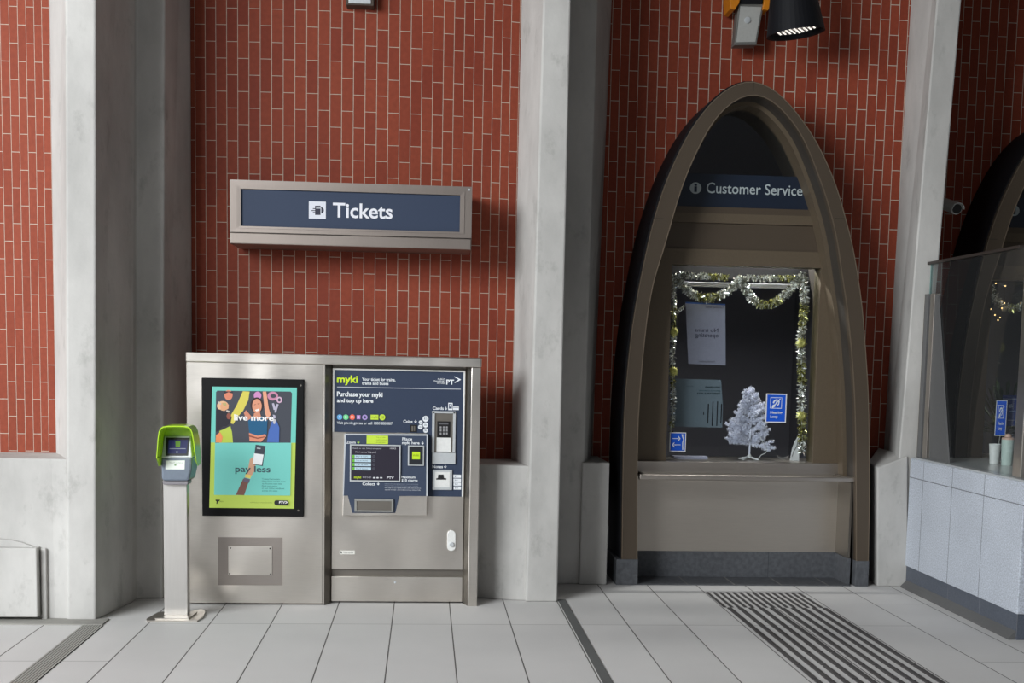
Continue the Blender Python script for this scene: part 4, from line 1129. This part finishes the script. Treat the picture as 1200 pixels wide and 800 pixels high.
A = Art(Y2 - .0005)
for i, (x, y0, y1) in enumerate(((829.8, 473, 496), (835, 470, 499), (840.4, 470, 499), (845.2, 473, 496))): A.rect((26, 28, 32), x - .6, y0, x + .6, y1)
A.rect((26, 28, 32), 824.2, 482, 825, 486)
A.text((30, 52, 60), 'WITH GRAND', 826, 452.6, 844, 454.8, .02, True); A.text((40, 84, 92), 'SERVICE CHANGE', 819, 457, 844, 458.4, .01, True)
A.text((40, 64, 70), 'TIMETABLE 2023', 817, 460, 844, 462, .02, True); A.text((80, 96, 104), 'valid from', 804, 451.6, 813, 453, 0, True)
A.build('printed_text', pa)
# hearing loop sign on the glass
def blue_sign(x0, y0, x1, y1, Y, name, label, kind, cat='sign'):
    t_ = thing(name, label, cat, P((x0 + x1) / 2, y1, Y))
    w_ = x1 - x0
    mb = MB(); mb.rect(x0, y0, x1, y1, Y, .002); mb.build('border', M_WHITE, t_, .0)
    A = Art(Y - .0004); B = (24, 88, 206)
    A.rect(B, x0 + w_ * .055, y0 + w_ * .055, x1 - w_ * .055, y1 - w_ * .055)
    if kind == 'loop':
        h_ = y1 - y0
        sx, sy = x0 + w_ * .22, y0 + h_ * .13; s_ = w_ * .56
        A.rect(WH, sx, sy, sx + s_, sy + h_ * .38); A.rect(B, sx + .6, sy + .6, sx + s_ - .6, sy + h_ * .38 - .6)
        R = lambda u, v: (sx + s_ * u, sy + h_ * .38 * v)
        A.poly(WH, [R(*p) for p in ((.12, .88), (.2, .7), (.36, .62), (.44, .8), (.3, .92), (.2, .86))])
        A.poly(WH, [R(*p) for p in ((.22, .45), (.34, .24), (.56, .16), (.72, .22), (.62, .3), (.44, .32), (.34, .48), (.28, .56))])
        A.poly(WH, [R(*p) for p in ((.74, .3), (.82, .34), (.76, .62), (.6, .82), (.54, .76), (.68, .56))])
        A.poly(WH, [R(*p) for p in ((.12, .96), (.84, .1), (.9, .15), (.2, 1.0 - .02))])
        A.poly(WH, [R(*p) for p in ((.46, .4), (.58, .4), (.6, .5), (.5, .62), (.44, .56), (.5, .48))])
        A.text(WH, 'Hearing', x0 + w_ * .22, y0 + h_ * .60, x0 + w_ * .80, y0 + h_ * .72, .02)
        A.text(WH, 'Loop', x0 + w_ * .22, y0 + h_ * .74, x0 + w_ * .58, y0 + h_ * .86, .02)
    A.build('printed_face', t_); return t_, A
blue_sign(897.3, 461, 921.6, 495.2, YP + .085, 'hearing_loop_sign', 'blue Hearing Loop sticker on the window glass beside the small white tree', 'loop')
t_, _ = blue_sign(784.6, 506.4, 803.8, 529, YP + .088, 'queue_sign', 'small square blue sticker with two arrows in the lower left window corner', 'none')
A = Art(YP + .086)
for y, s_ in ((513.6, 1), (521, -1)):
    xa_, xb_ = (787.5, 797.5) if s_ > 0 else (797.5, 787.5)
    A.poly(WH, [(xa_, y - .4), (xb_ - 2.2 * s_, y - .4), (xb_ - 2.2 * s_, y + .4), (xa_, y + .4)])
    A.poly(WH, [(xb_ - 3.2 * s_, y - 2.6), (xb_ - 2.3 * s_, y - 3), (xb_, y), (xb_ - 2.3 * s_, y + 3), (xb_ - 3.2 * s_, y + 2.6), (xb_ - 1.4 * s_, y)])
A.poly(WH, [(798.6, 508.6), (800.6, 508.6), (800.6, 512), (802, 515), (800.6, 518), (800.6, 527), (799.4, 527), (799.4, 518), (800.6, 515), (799.4, 512)])
A.build('arrow_print', t_)
# tabletop tree
YX = YG + .12
bx_, bz_ = P(878, 536, YX).x, zs
ct = thing('tabletop_christmas_tree', 'small white tabletop Christmas tree standing on the window sill', 'christmas tree', (bx_, YX, bz_))
mb = MB()
for k in range(4):
    a_ = pi / 4 + k * pi / 2; mb.obox((bx_ + cos(a_) * .045, YX + sin(a_) * .035, bz_ + .012), (cos(a_), sin(a_), -.22), .05, (-sin(a_), cos(a_), 0), .010, (0, 0, 1), .006)
mb.lathe((bx_, YX, bz_ + .012), [(.02, 0), (.016, .02), (.009, .03)], 12); mb.build('stand', M_WHITE, ct)
ztop = P(879, 456, YX).z
mb = MB(); mb.tube([(bx_, YX, bz_ + .02), (bx_ + .002, YX, bz_ + .25), (bx_ + .008, YX, ztop - .02)], [.008, .006, .004], 8); mb.build('trunk', M_TREE, ct)
def branch(p0, d, Ln, name='branch'):
    mb = MB(); d = Vector(d).normalized(); p0 = Vector(p0)
    mb.tube([p0, p0 + d * Ln * .6 + Vector((0, 0, .004)), p0 + d * Ln + Vector((0, 0, .010))], [.004, .0035, .002], 6)
    nn = int(150 * Ln / .12) + 50
    for k in range(nn):
        u = random.uniform(.08, 1.04); c = p0 + d * Ln * u + Vector((0, 0, .010 * u))
        v = Vector((random.gauss(0, 1), random.gauss(0, 1), random.gauss(0, 1))); v = (v - d * v.dot(d) * .5 + d * .5).normalized()
        s_ = random.uniform(.014, .026) * (1.15 - .3 * u); w_ = v.cross(Vector((random.gauss(0, 1), random.gauss(0, 1), random.gauss(0, 1)))).normalized() * .003
        mb.add([c - w_, c + w_, c + v * s_ + w_ * .6, c + v * s_ - w_ * .6], [[0, 1, 2, 3]])
    return mb.build(name, M_TREE, ct, fix=False)
H_ = ztop - bz_
tips = [(850, 514), (853, 498), (863, 487), (862, 484), (868, 472), (869, 461), (905, 525), (902, 505), (895, 497), (895, 482), (891, 470), (886, 466), (880, 457), (890, 512), (858, 508), (899, 510), (893, 474)]
for k, (tx_, ty_) in enumerate(tips):
    tp_ = P(tx_, ty_, YX); hh = max(.05, (tp_.z - bz_) - abs(tp_.x - bx_) * .35)
    s0 = Vector((bx_ + .003, YX, bz_ + max(.12, hh - .02))); tp_.y += random.uniform(-.05, .05)
    branch(s0, tp_ - s0, (tp_ - s0).length); m_ = s0.lerp(tp_, .45); branch(m_, (tp_ - s0) + Vector((0, 0, .10)), (tp_ - s0).length * .5, 'twig'); branch(m_, (tp_ - s0) - Vector((0, 0, .07)), (tp_ - s0).length * .4, 'twig')
for k in range(22):
    u = (k + .5) / 22; a_ = random.uniform(0, 2 * pi); h0 = .13 + (H_ - .17) * u
    Ln = (.16 * (1 - u) ** .8 + .04); branch((bx_ + .004, YX, bz_ + h0), (cos(a_), sin(a_) * .7, .35), Ln)
branch((bx_ + .008, YX, ztop - .06), (.05, 0, 1), .055, 'tip')
mb = MB(); pth = [(891, 512), (895, 520), (899, 527), (897, 531), (892, 533), (889, 537)]
mb.tube([P(x, y, YX - .05) for x, y in pth], .0028, 6); mb.build('cord', M_WHITE, ct, smooth=True)
# sill clutter
YY = YG + .06
mb = MB(); b4 = box_of(790, 532.5, 829.5, 537, YY); mb.box(b4[0], YY, zs, b4[2], YY + .1, zs + .022)
o_ = mb.build('flat_box', simple('pale_lilac_card', (176, 176, 196), .7), bevel=.002); tag(o_, 'thin pale box lying on the sill under the timetable sheet', 'box')
mb = MB(); fr = [P(925.5, 538, YY), P(936.5, 538, YY), P(936.5, 520, YY), P(935, 511.5, YY), P(931, 517, YY), P(928, 526, YY)]
for p in fr[:2]: p.z = zs
mb.prism(fr, [Vector((p.x * .5 + fr[1].x * .5, p.y + .04, p.z)) for p in fr]); lf = thing('folded_leaflet', 'folded white leaflet standing on the sill below the right tinsel', 'leaflet', (fr[0].x, YY, zs)); mb.build('card', M_WHITE, lf)
mb = MB(); mb.tube([P(x, y, YY - .004) for x, y in ((928, 535), (930, 529), (934, 522), (935, 514))], .0016, 5); mb.build('printed_line', M_BLACK, lf)
mb = MB(); cc = Vector((P(920, 534, YY).x, YY + .05, zs))
for k in range(3): mb.tube([cc + Vector((.035 * cos(a_) * (1 + .2 * k), .022 * sin(a_), .006 + .014 * k * abs(sin(a_ + k)))) for a_ in [2 * pi * i / 20 for i in range(21)]], .002, 5)
o_ = mb.build('coiled_cable', simple('dark_grey_cable', (120, 116, 112), .5)); tag(o_, 'small loose coil of thin cable on the sill beside the leaflet', 'cable')

# ================================================================== WALL FITTINGS
# black cone spotlight with a grid of lit LEDs
YQ = 8.9
sl = thing('spotlight', 'black conical spotlight with lit white LEDs at the top of the brick wall', 'spotlight', P(930, -60, YQ))
cb_, ct_ = P(932.5, 40, YQ), P(928, -50, YQ)
ax = (cb_ - ct_); ax = Vector((ax.x, -.0, ax.z)).normalized()
ax = (ax + Vector((0.03, .03, 0))).normalized()
u_ = Vector((1, 0, 0)); u_ = (u_ - ax * u_.dot(ax)).normalized(); v_ = ax.cross(u_)
Rb = (P(965.5, 42, YQ).x - P(899.5, 42, YQ).x) / 2; Ls = .62
def circ(c, r, n=40): return [c + u_ * cos(2 * pi * k / n) * r + v_ * sin(2 * pi * k / n) * r for k in range(n)]
mb = MB(); n = 40; rings = [circ(cb_ - ax * Ls, Rb * .45), circ(cb_ - ax * (Ls - .03), Rb * .55), circ(cb_, Rb), circ(cb_ - ax * .004, Rb * .93), circ(cb_ - ax * .05, Rb * .90)]
vs = [p for r_ in rings for p in r_]; fs = [[i * n + k, i * n + (k + 1) % n, (i + 1) * n + (k + 1) % n, (i + 1) * n + k] for i in range(4) for k in range(n)] + [list(range(n))[::-1]]
mb.add(vs, fs); mb.build('shade', M_BLACKMETAL, sl, smooth=False)
mb = MB(); c5 = cb_ - ax * .035; mb.add(circ(c5, Rb * .9), [list(range(n))]); mb.build('lens_plate', simple('dark_lens', (40, 40, 44), .3), sl)
M_LED = simple('white_led', (255, 250, 240), .3, emit=2.6, var=.01)
pts = []
for i in range(-4, 5):
    for j in range(-4, 5):
        x, y = i * .036 + (j % 2) * .018, j * .032
        if math.hypot(x, y) < Rb * .70: pts.append((x, y))
for x, y in pts:
    mb = MB(); c = c5 + ax * .004 + u_ * x + v_ * y; mb.add([c + u_ * cos(a_) * .0088 + v_ * sin(a_) * .0088 for a_ in [2 * pi * k / 8 for k in range(8)]], [list(range(8))]); mb.build('led', M_LED, sl)
mb = MB(); mb.tube([cb_ - ax * (Ls - .02), cb_ - ax * (Ls + .05), Vector((cb_.x - .05, YBR - .0, cb_.z + Ls + .1))], .018, 10); mb.build('bracket_arm', M_BLACKMETAL, sl)
# grey control box on an orange bracket
YE = 9.2
gb_ = thing('junction_box', 'grey metal box on an orange bracket beside the black spotlight', 'junction box', P(876, 53, YE))
mb = MB(); fr = [P(860.5, 53, YE), P(886.5, 52.5, YE), P(895, 5, YE), P(866, 4, YE)]
mb.prism(fr, [p + Vector((0, .1, 0)) for p in fr]); bxo = mb.build('box_body', simple('dark_aluminium_rim', (112, 112, 108), .5, .3), gb_, .003)
cF = sum(fr, Vector()) / 4
mb = MB(); f2 = [cF + (p - cF) * .86 + Vector((0, -.004, 0)) for p in fr]; mb.prism(f2, [p + Vector((0, .0035, 0)) for p in f2]); mb.build('lid', simple('pale_grey_lid', (168, 168, 164), .45), bxo, .002)
mb = MB(); mb.disc(P(876, 23.4, YE - .012), .024, .010); mb.disc(P(876, 23.4, YE - .016), .016, .006); mb.build('round_cap', M_SILVER, bxo)
mb = MB(); fr = [P(864, 5, YE), P(893, 5, YE), P(893, -40, YE), P(864, -40, YE)]; mb.prism([p + Vector((0, -.01, 0)) for p in fr], [p + Vector((0, .08, 0)) for p in fr]); mb.build('upper_housing', M_BLACKMETAL, gb_)
for pp in ([(855, -8), (869, -8), (866, 4), (861, 11.5), (856, 10)], [(897, -8), (909, -8), (903, 6), (900, 12), (894, 11)]):
    mb = MB(); mb.px(pp, YE - .03, .2); mb.build('bracket', M_ORANGE, gb_, .003)
# small box above the tickets sign
mb = MB(); Yj = YBM - .10
jb_ = thing('wall_box', 'small pale box at the top edge of the wall above the Tickets sign', 'junction box', P(422, 6, Yj))
mb.px([(405.5, 5.6), (438, 6.8), (438.5, -30), (405.5, -30)], Yj, .1); mb.build('box_body', simple('dark_bronze_box', (70, 60, 52), .5, .3), jb_, .003)
mb = MB(); mb.px([(408.5, 3.6), (434.5, 4.4), (434.5, -27), (408.5, -27)], Yj - .005, .004); mb.build('pale_face', M_SILVER, jb_, .002)
# security camera
cv = thing('security_camera', 'white bullet security camera on the dark brick beside the right pillar', 'security camera', P(1104, 235, 9.6))
Yc_ = 9.35
p0, p1 = P(1104, 239, Yc_ + .25), P(1121, 244.5, Yc_)
mb = MB(); mb.tube([p0, p1], [.040, .046], 20); mb.build('body', M_WHITE, cv)
mb = MB(); d_ = (p1 - p0).normalized(); mb.tube([p1 + d_ * .002, p1 + d_ * .012], .037, 20); mb.build('lens', M_BLACK, cv)
mb = MB()
rr = .052; sd = d_.cross(Vector((0, 0, 1))).normalized(); uu = sd.cross(d_)
A1 = [p0 + (sd * cos(a_) + uu * sin(a_)) * rr for a_ in [pi * k / 12 for k in range(13)]]; B1 = [q_ + (p1 - p0) + d_ * .03 for q_ in A1]
A2 = [p0 + (sd * cos(a_) + uu * sin(a_)) * (rr - .005) for a_ in [pi * k / 12 for k in range(13)]]; B2 = [q_ + (p1 - p0) + d_ * .03 for q_ in A2]
n = 13; vs = A1 + B1 + A2 + B2; fs = []
for k in range(12): fs += [[k, k + 1, n + k + 1, n + k], [2 * n + k, 3 * n + k, 3 * n + k + 1, 2 * n + k + 1], [n + k, n + k + 1, 3 * n + k + 1, 3 * n + k], [k, 2 * n + k, 2 * n + k + 1, k + 1]]
mb.add(vs, fs); mb.build('sun_shield', M_WHITE, cv)
mb = MB(); mb.tube([p0 + Vector((0, .02, .02)), P(1106, 215, Yc_ + .4), P(1107, 205, 10.13)], .012, 8); mb.build('mount_arm', M_WHITE, cv)

# ================================================================== GRANITE COUNTER AND GLASS SCREEN
XC = 3.70
co = thing('counter_wall', 'pale granite counter wall with a dark bluestone base at right', 'counter', (XC, 8.0, 0))
y0c, y1c = 7.14, 8.83
zct = PX(1062, 536, XC).z; zpl = PX(1062, 663, XC).z; zjt = PX(1062, 557.5, XC).z
yj = [PX(x, 600, XC).y for x in (1080, 1114, 1152)]
ycorner = PX(1196.5, 640, XC).y
mb = MB(); mb.box(XC, ycorner, zpl, XC + 2.3, y1c, zct); mb.build('granite_cladding', M_GRAN, co, .006)
mb = MB(); M_J = simple('granite_joint', (120, 122, 128), .8)
for y in yj: mb.box(XC - .0012, y - .002, zpl, XC + .01, y + .002, zct - .002)
mb.box(XC - .0012, ycorner, zjt - .004, XC + .01, y1c, zjt + .002); mb.build('joint_lines', M_J, co)
mb = MB(); mb.box(XC + .012, ycorner + .012, 0, XC + 2.3, y1c, zpl - .001); mb.build('bluestone_base', M_BLUESTONE, co, .003)
mb = MB(); mb.box(XC + .010, ycorner + .01, .02, XC + .0121, ycorner + .012, zpl); 
for y in yj[1:]: mb.box(XC + .0108, y - .0015, .01, XC + .02, y + .0015, zpl - .002)
mb.build('base_joints', M_J, co)
mb = MB(); cvx = XC - .035
mb.prism([(cvx, ycorner + .02, 0), (cvx, ycorner + .02, .010), (XC + .012, ycorner + .02, .055), (XC + .012, ycorner + .02, 0)], [(cvx, y1c - .02, 0), (cvx, y1c - .02, .010), (XC + .012, y1c - .02, .055), (XC + .012, y1c - .02, 0)])
mb.build('coved_skirting', simple('grey_cove', (92, 92, 92), .6), co)
mb = MB(); mb.box(XC + .012, ycorner + .012, zct - .001, XC + 2.3, y1c - .01, zct + .012); mb.build('counter_top', simple('pale_counter_top', (170, 174, 176), .3, coat=.3), co)

XG = XC + .075
gs = thing('glass_screen', 'clear glass counter screen with a dark top rail above the granite', 'glass screen', (XG, 8, zct))
ztp = PX(1090, 308, XG).z
ye = PX(1187, 500, XG).y
ys_ = PX(1087, 400, XG).y
ZC = zct + .013
mb = MB(); mb.box(XG, ye - .06, ZC, XG + .012, ys_, ztp - .012); mb.build('glass_pane', M_SCREENGLASS, gs)
mb = MB(); yr0 = PX(1196.5, 290, XG).y; mb.box(XG - .014, yr0, ztp - .012, XG + .026, PX(1077, 306, XG).y, ztp + .008); mb.build('top_rail', simple('dark_bronze_rail', (74, 66, 62), .4, .5), gs, .002)
mb = MB(); mb.box(XG - .002, ys_, ZC, XG + .014, ys_ + .012, ztp - .012); lab(mb.build('glass_edge', simple('green_glass_edge', (120, 150, 146), .2), gs), 'pale green pane edge')
def postbox(x0, x1, ytop, ybot_z, dx, name, mat):
    ya, yb = PX(x1, 450, XG).y, PX(x0, 450, XG).y
    mb = MB(); mb.box(XG - dx, ya, ZC, XG + .03, yb, PX((x0 + x1) / 2, ytop, XG).z); return mb.build(name, mat, gs, .003)
postbox(1068, 1071, 346, 0, .02, 'channel_post', M_BEAD)
postbox(1071.3, 1076.4, 345.8, 0, .008, 'channel_gap_strip', M_BLACKMETAL)  # black strip filling the gap between the channel posts
postbox(1076.7, 1082.6, 345.5, 0, .02, 'channel_post', M_STEELD)
postbox(1083, 1086.4, 345.2, 0, .028, 'channel_post', M_SHEET)
postbox(1088, 1092.5, 344.5, 0, .02, 'channel_post', M_STEELC)
# raked side plate
mb = MB(); ya = PX(1092, 450, XG).y
pts = [PX(1091, 541, XG), PX(1113.5, 545, XG), PX(1101, 345, XG), PX(1092, 345, XG)]
pts[0].z = ZC; pts[1].z = ZC
mb.prism(pts, [p + Vector((.012, 0, 0)) for p in pts]); mb.prism  # solid 12 mm plate
pl_ = mb.build('raked_side_plate', M_SHEET, gs)
pl_.location.x -= .014
# end post at the near corner
ya, yb = PX(1200.5, 450, XG - .02).y, PX(1192.5, 450, XG - .02).y
mb = MB(); mb.box(XG - .022, ya - .02, ZC, XG + .03, yb, PX(1196, 326, XG).z); mb.build('end_post', M_STEEL, gs, .006)

# objects on the counter
def on_counter(px, py): return PZ(px, py, zct + .012)
c = on_counter(1166.5, 543.5)
cu = thing('paper_cup', 'plain white paper cup on the counter, left of the taller bottle', 'cup', c)
k_ = (c.y) / F
mb = MB(); mb.lathe(c + Vector((0, .02, .001)), [(5.2 * k_, 0), (6.9 * k_, 22.5 * k_), (7.2 * k_, 23 * k_), (7.2 * k_, 24 * k_), (6.6 * k_, 24 * k_), (5 * k_, 2 * k_)], 24); mb.build('cup_body', M_WHITE, cu)
c2 = on_counter(1181, 545.5)
bo = thing('lidded_bottle', 'pale green tumbler with a peach lid on the counter behind the glass', 'tumbler', c2)
mb = MB(); mb.lathe(c2 + Vector((0, .02, .001)), [(6 * k_, 0), (6.6 * k_, 12 * k_), (7.1 * k_, 30 * k_), (7.1 * k_, 31 * k_)], 24); mb.build('body', simple('pale_mint_plastic', (190, 206, 198), .4), bo)
mb = MB(); mb.lathe(c2 + Vector((0, .02, .001 + 31 * k_)), [(7.2 * k_, 0), (7 * k_, 2 * k_), (4 * k_, 3 * k_), (3.6 * k_, 6 * k_), (1.5 * k_, 7 * k_)], 20); mb.build('lid', simple('peach_lid', (204, 168, 150), .5), bo)
# hearing loop card on stand
YHc = c.y + .12
t_, _ = blue_sign(1166.6, 469, 1179.4, 510.5, YHc, 'hearing_loop_card', 'narrow blue Hearing Loop card on a stand on the counter', 'loop')
mb = MB(); q0 = P(1172, 510, YHc + .004); mb.tube([q0, Vector((P(1168, 530, YHc).x, YHc + .004, zct + .014))], .004, 6); mb.build('stand_rod', M_ALU, t_)
mb = MB(); mb.box(P(1162, 520, YHc).x, YHc - .03, zct + .0125, P(1178, 520, YHc).x, YHc + .04, zct + .018); mb.build('stand_foot', M_ALU, t_)

# decoration and signs inside the far window
YW = YG + D2.y + .03
def far(pts): return pts
tinsel(swag(1158, 330, 1180, 360, 1215, 348), YW, .045, 'silver tinsel loop inside the far arched window behind the glass screen', 420, .05, None)
for i, (x, y) in enumerate(((1163, 323), (1167, 332), (1178, 335), (1158, 346), (1161, 362), (1166, 369), (1172, 372), (1169.5, 375), (1177, 355), (1174, 361))):
    mb = MB(); c = P(x, y, YW - .03); mb.lathe(c - Vector((0, 0, .006)), [(.001, 0), (.006, .003), (.006, .009), (.001, .012)], 10)
    tag(mb.build('fairy_light', simple('warm_bulb', (255, 206, 130), .4, emit=3.0, var=.01), smooth=True), 'tiny warm fairy light bulb glowing on the far window tinsel', 'fairy light', 'fairy lights on the far window tinsel')
mb = MB(); mb.tube([P(x, y, YW - .02) for x, y in ((1158, 328), (1163, 323), (1167, 332), (1178, 335), (1177, 355), (1174, 361), (1158, 346), (1161, 362), (1166, 369), (1169.5, 375), (1172, 372))], .002, 5)
tag(mb.build('light_string', M_BLACK), 'thin dark wire of the fairy lights hanging in the far window', 'light string')
mb = MB(); b4 = box_of(1174, 463, 1208, 499, YW)
t_ = thing('window_poster', 'dark blue poster in the far arched window behind the hearing loop card', 'poster', (b4[0], YW, b4[1]))
mb.box(b4[0], YW, b4[1], b4[2], YW + .003, b4[3]); mb.build('sheet', simple('deep_blue_poster', (30, 60, 140), .5), t_)
A = Art(YW - .0005)
A.rect((170, 184, 214), 1175, 467, 1206, 467.7); A.rect((170, 184, 214), 1181, 492, 1206, 492.6)
A.poly((150, 170, 210), [(1182, 474), (1186, 473), (1187, 477), (1183, 478)]); A.rect((120, 150, 206), 1183, 481, 1204, 482.6)
A.build('printed_lines', t_)
t_ = thing('foliage_reflection', 'dark leafy shape added for a foliage reflection in the far window', 'reflection', P(1176, 540, YW + .2))
mb = MB(); c = Vector((P(1176, 520, YW + .2).x, YW + .2, zct)); mb.lathe(c, [(.05, 0), (.065, .11), (.06, .11), (.05, .1)], 16); mb.build('reflection_pot', M_BLACK, t_)  # leafy object standing in for a vague reflection of foliage
mb = MB()
for k in range(90):
    a_ = random.uniform(0, 2 * pi); e_ = random.uniform(.1, 1.3); d = Vector((cos(a_) * cos(e_), sin(a_) * cos(e_), sin(e_))); L_ = random.uniform(.15, .5)
    s_ = c + Vector((0, 0, .1)); w_ = d.cross(Vector((0, 0, 1))).normalized() * .018
    mid_ = s_ + d * L_; tip_ = mid_ + d * .07 - Vector((0, 0, .03))
    mb.add([s_ + d * L_ * .4, mid_ + w_, tip_, mid_ - w_], [[0, 1, 2, 3]])
mb.build('foliage', simple('dark_green_leaf', (52, 72, 50), .5), t_, fix=False)
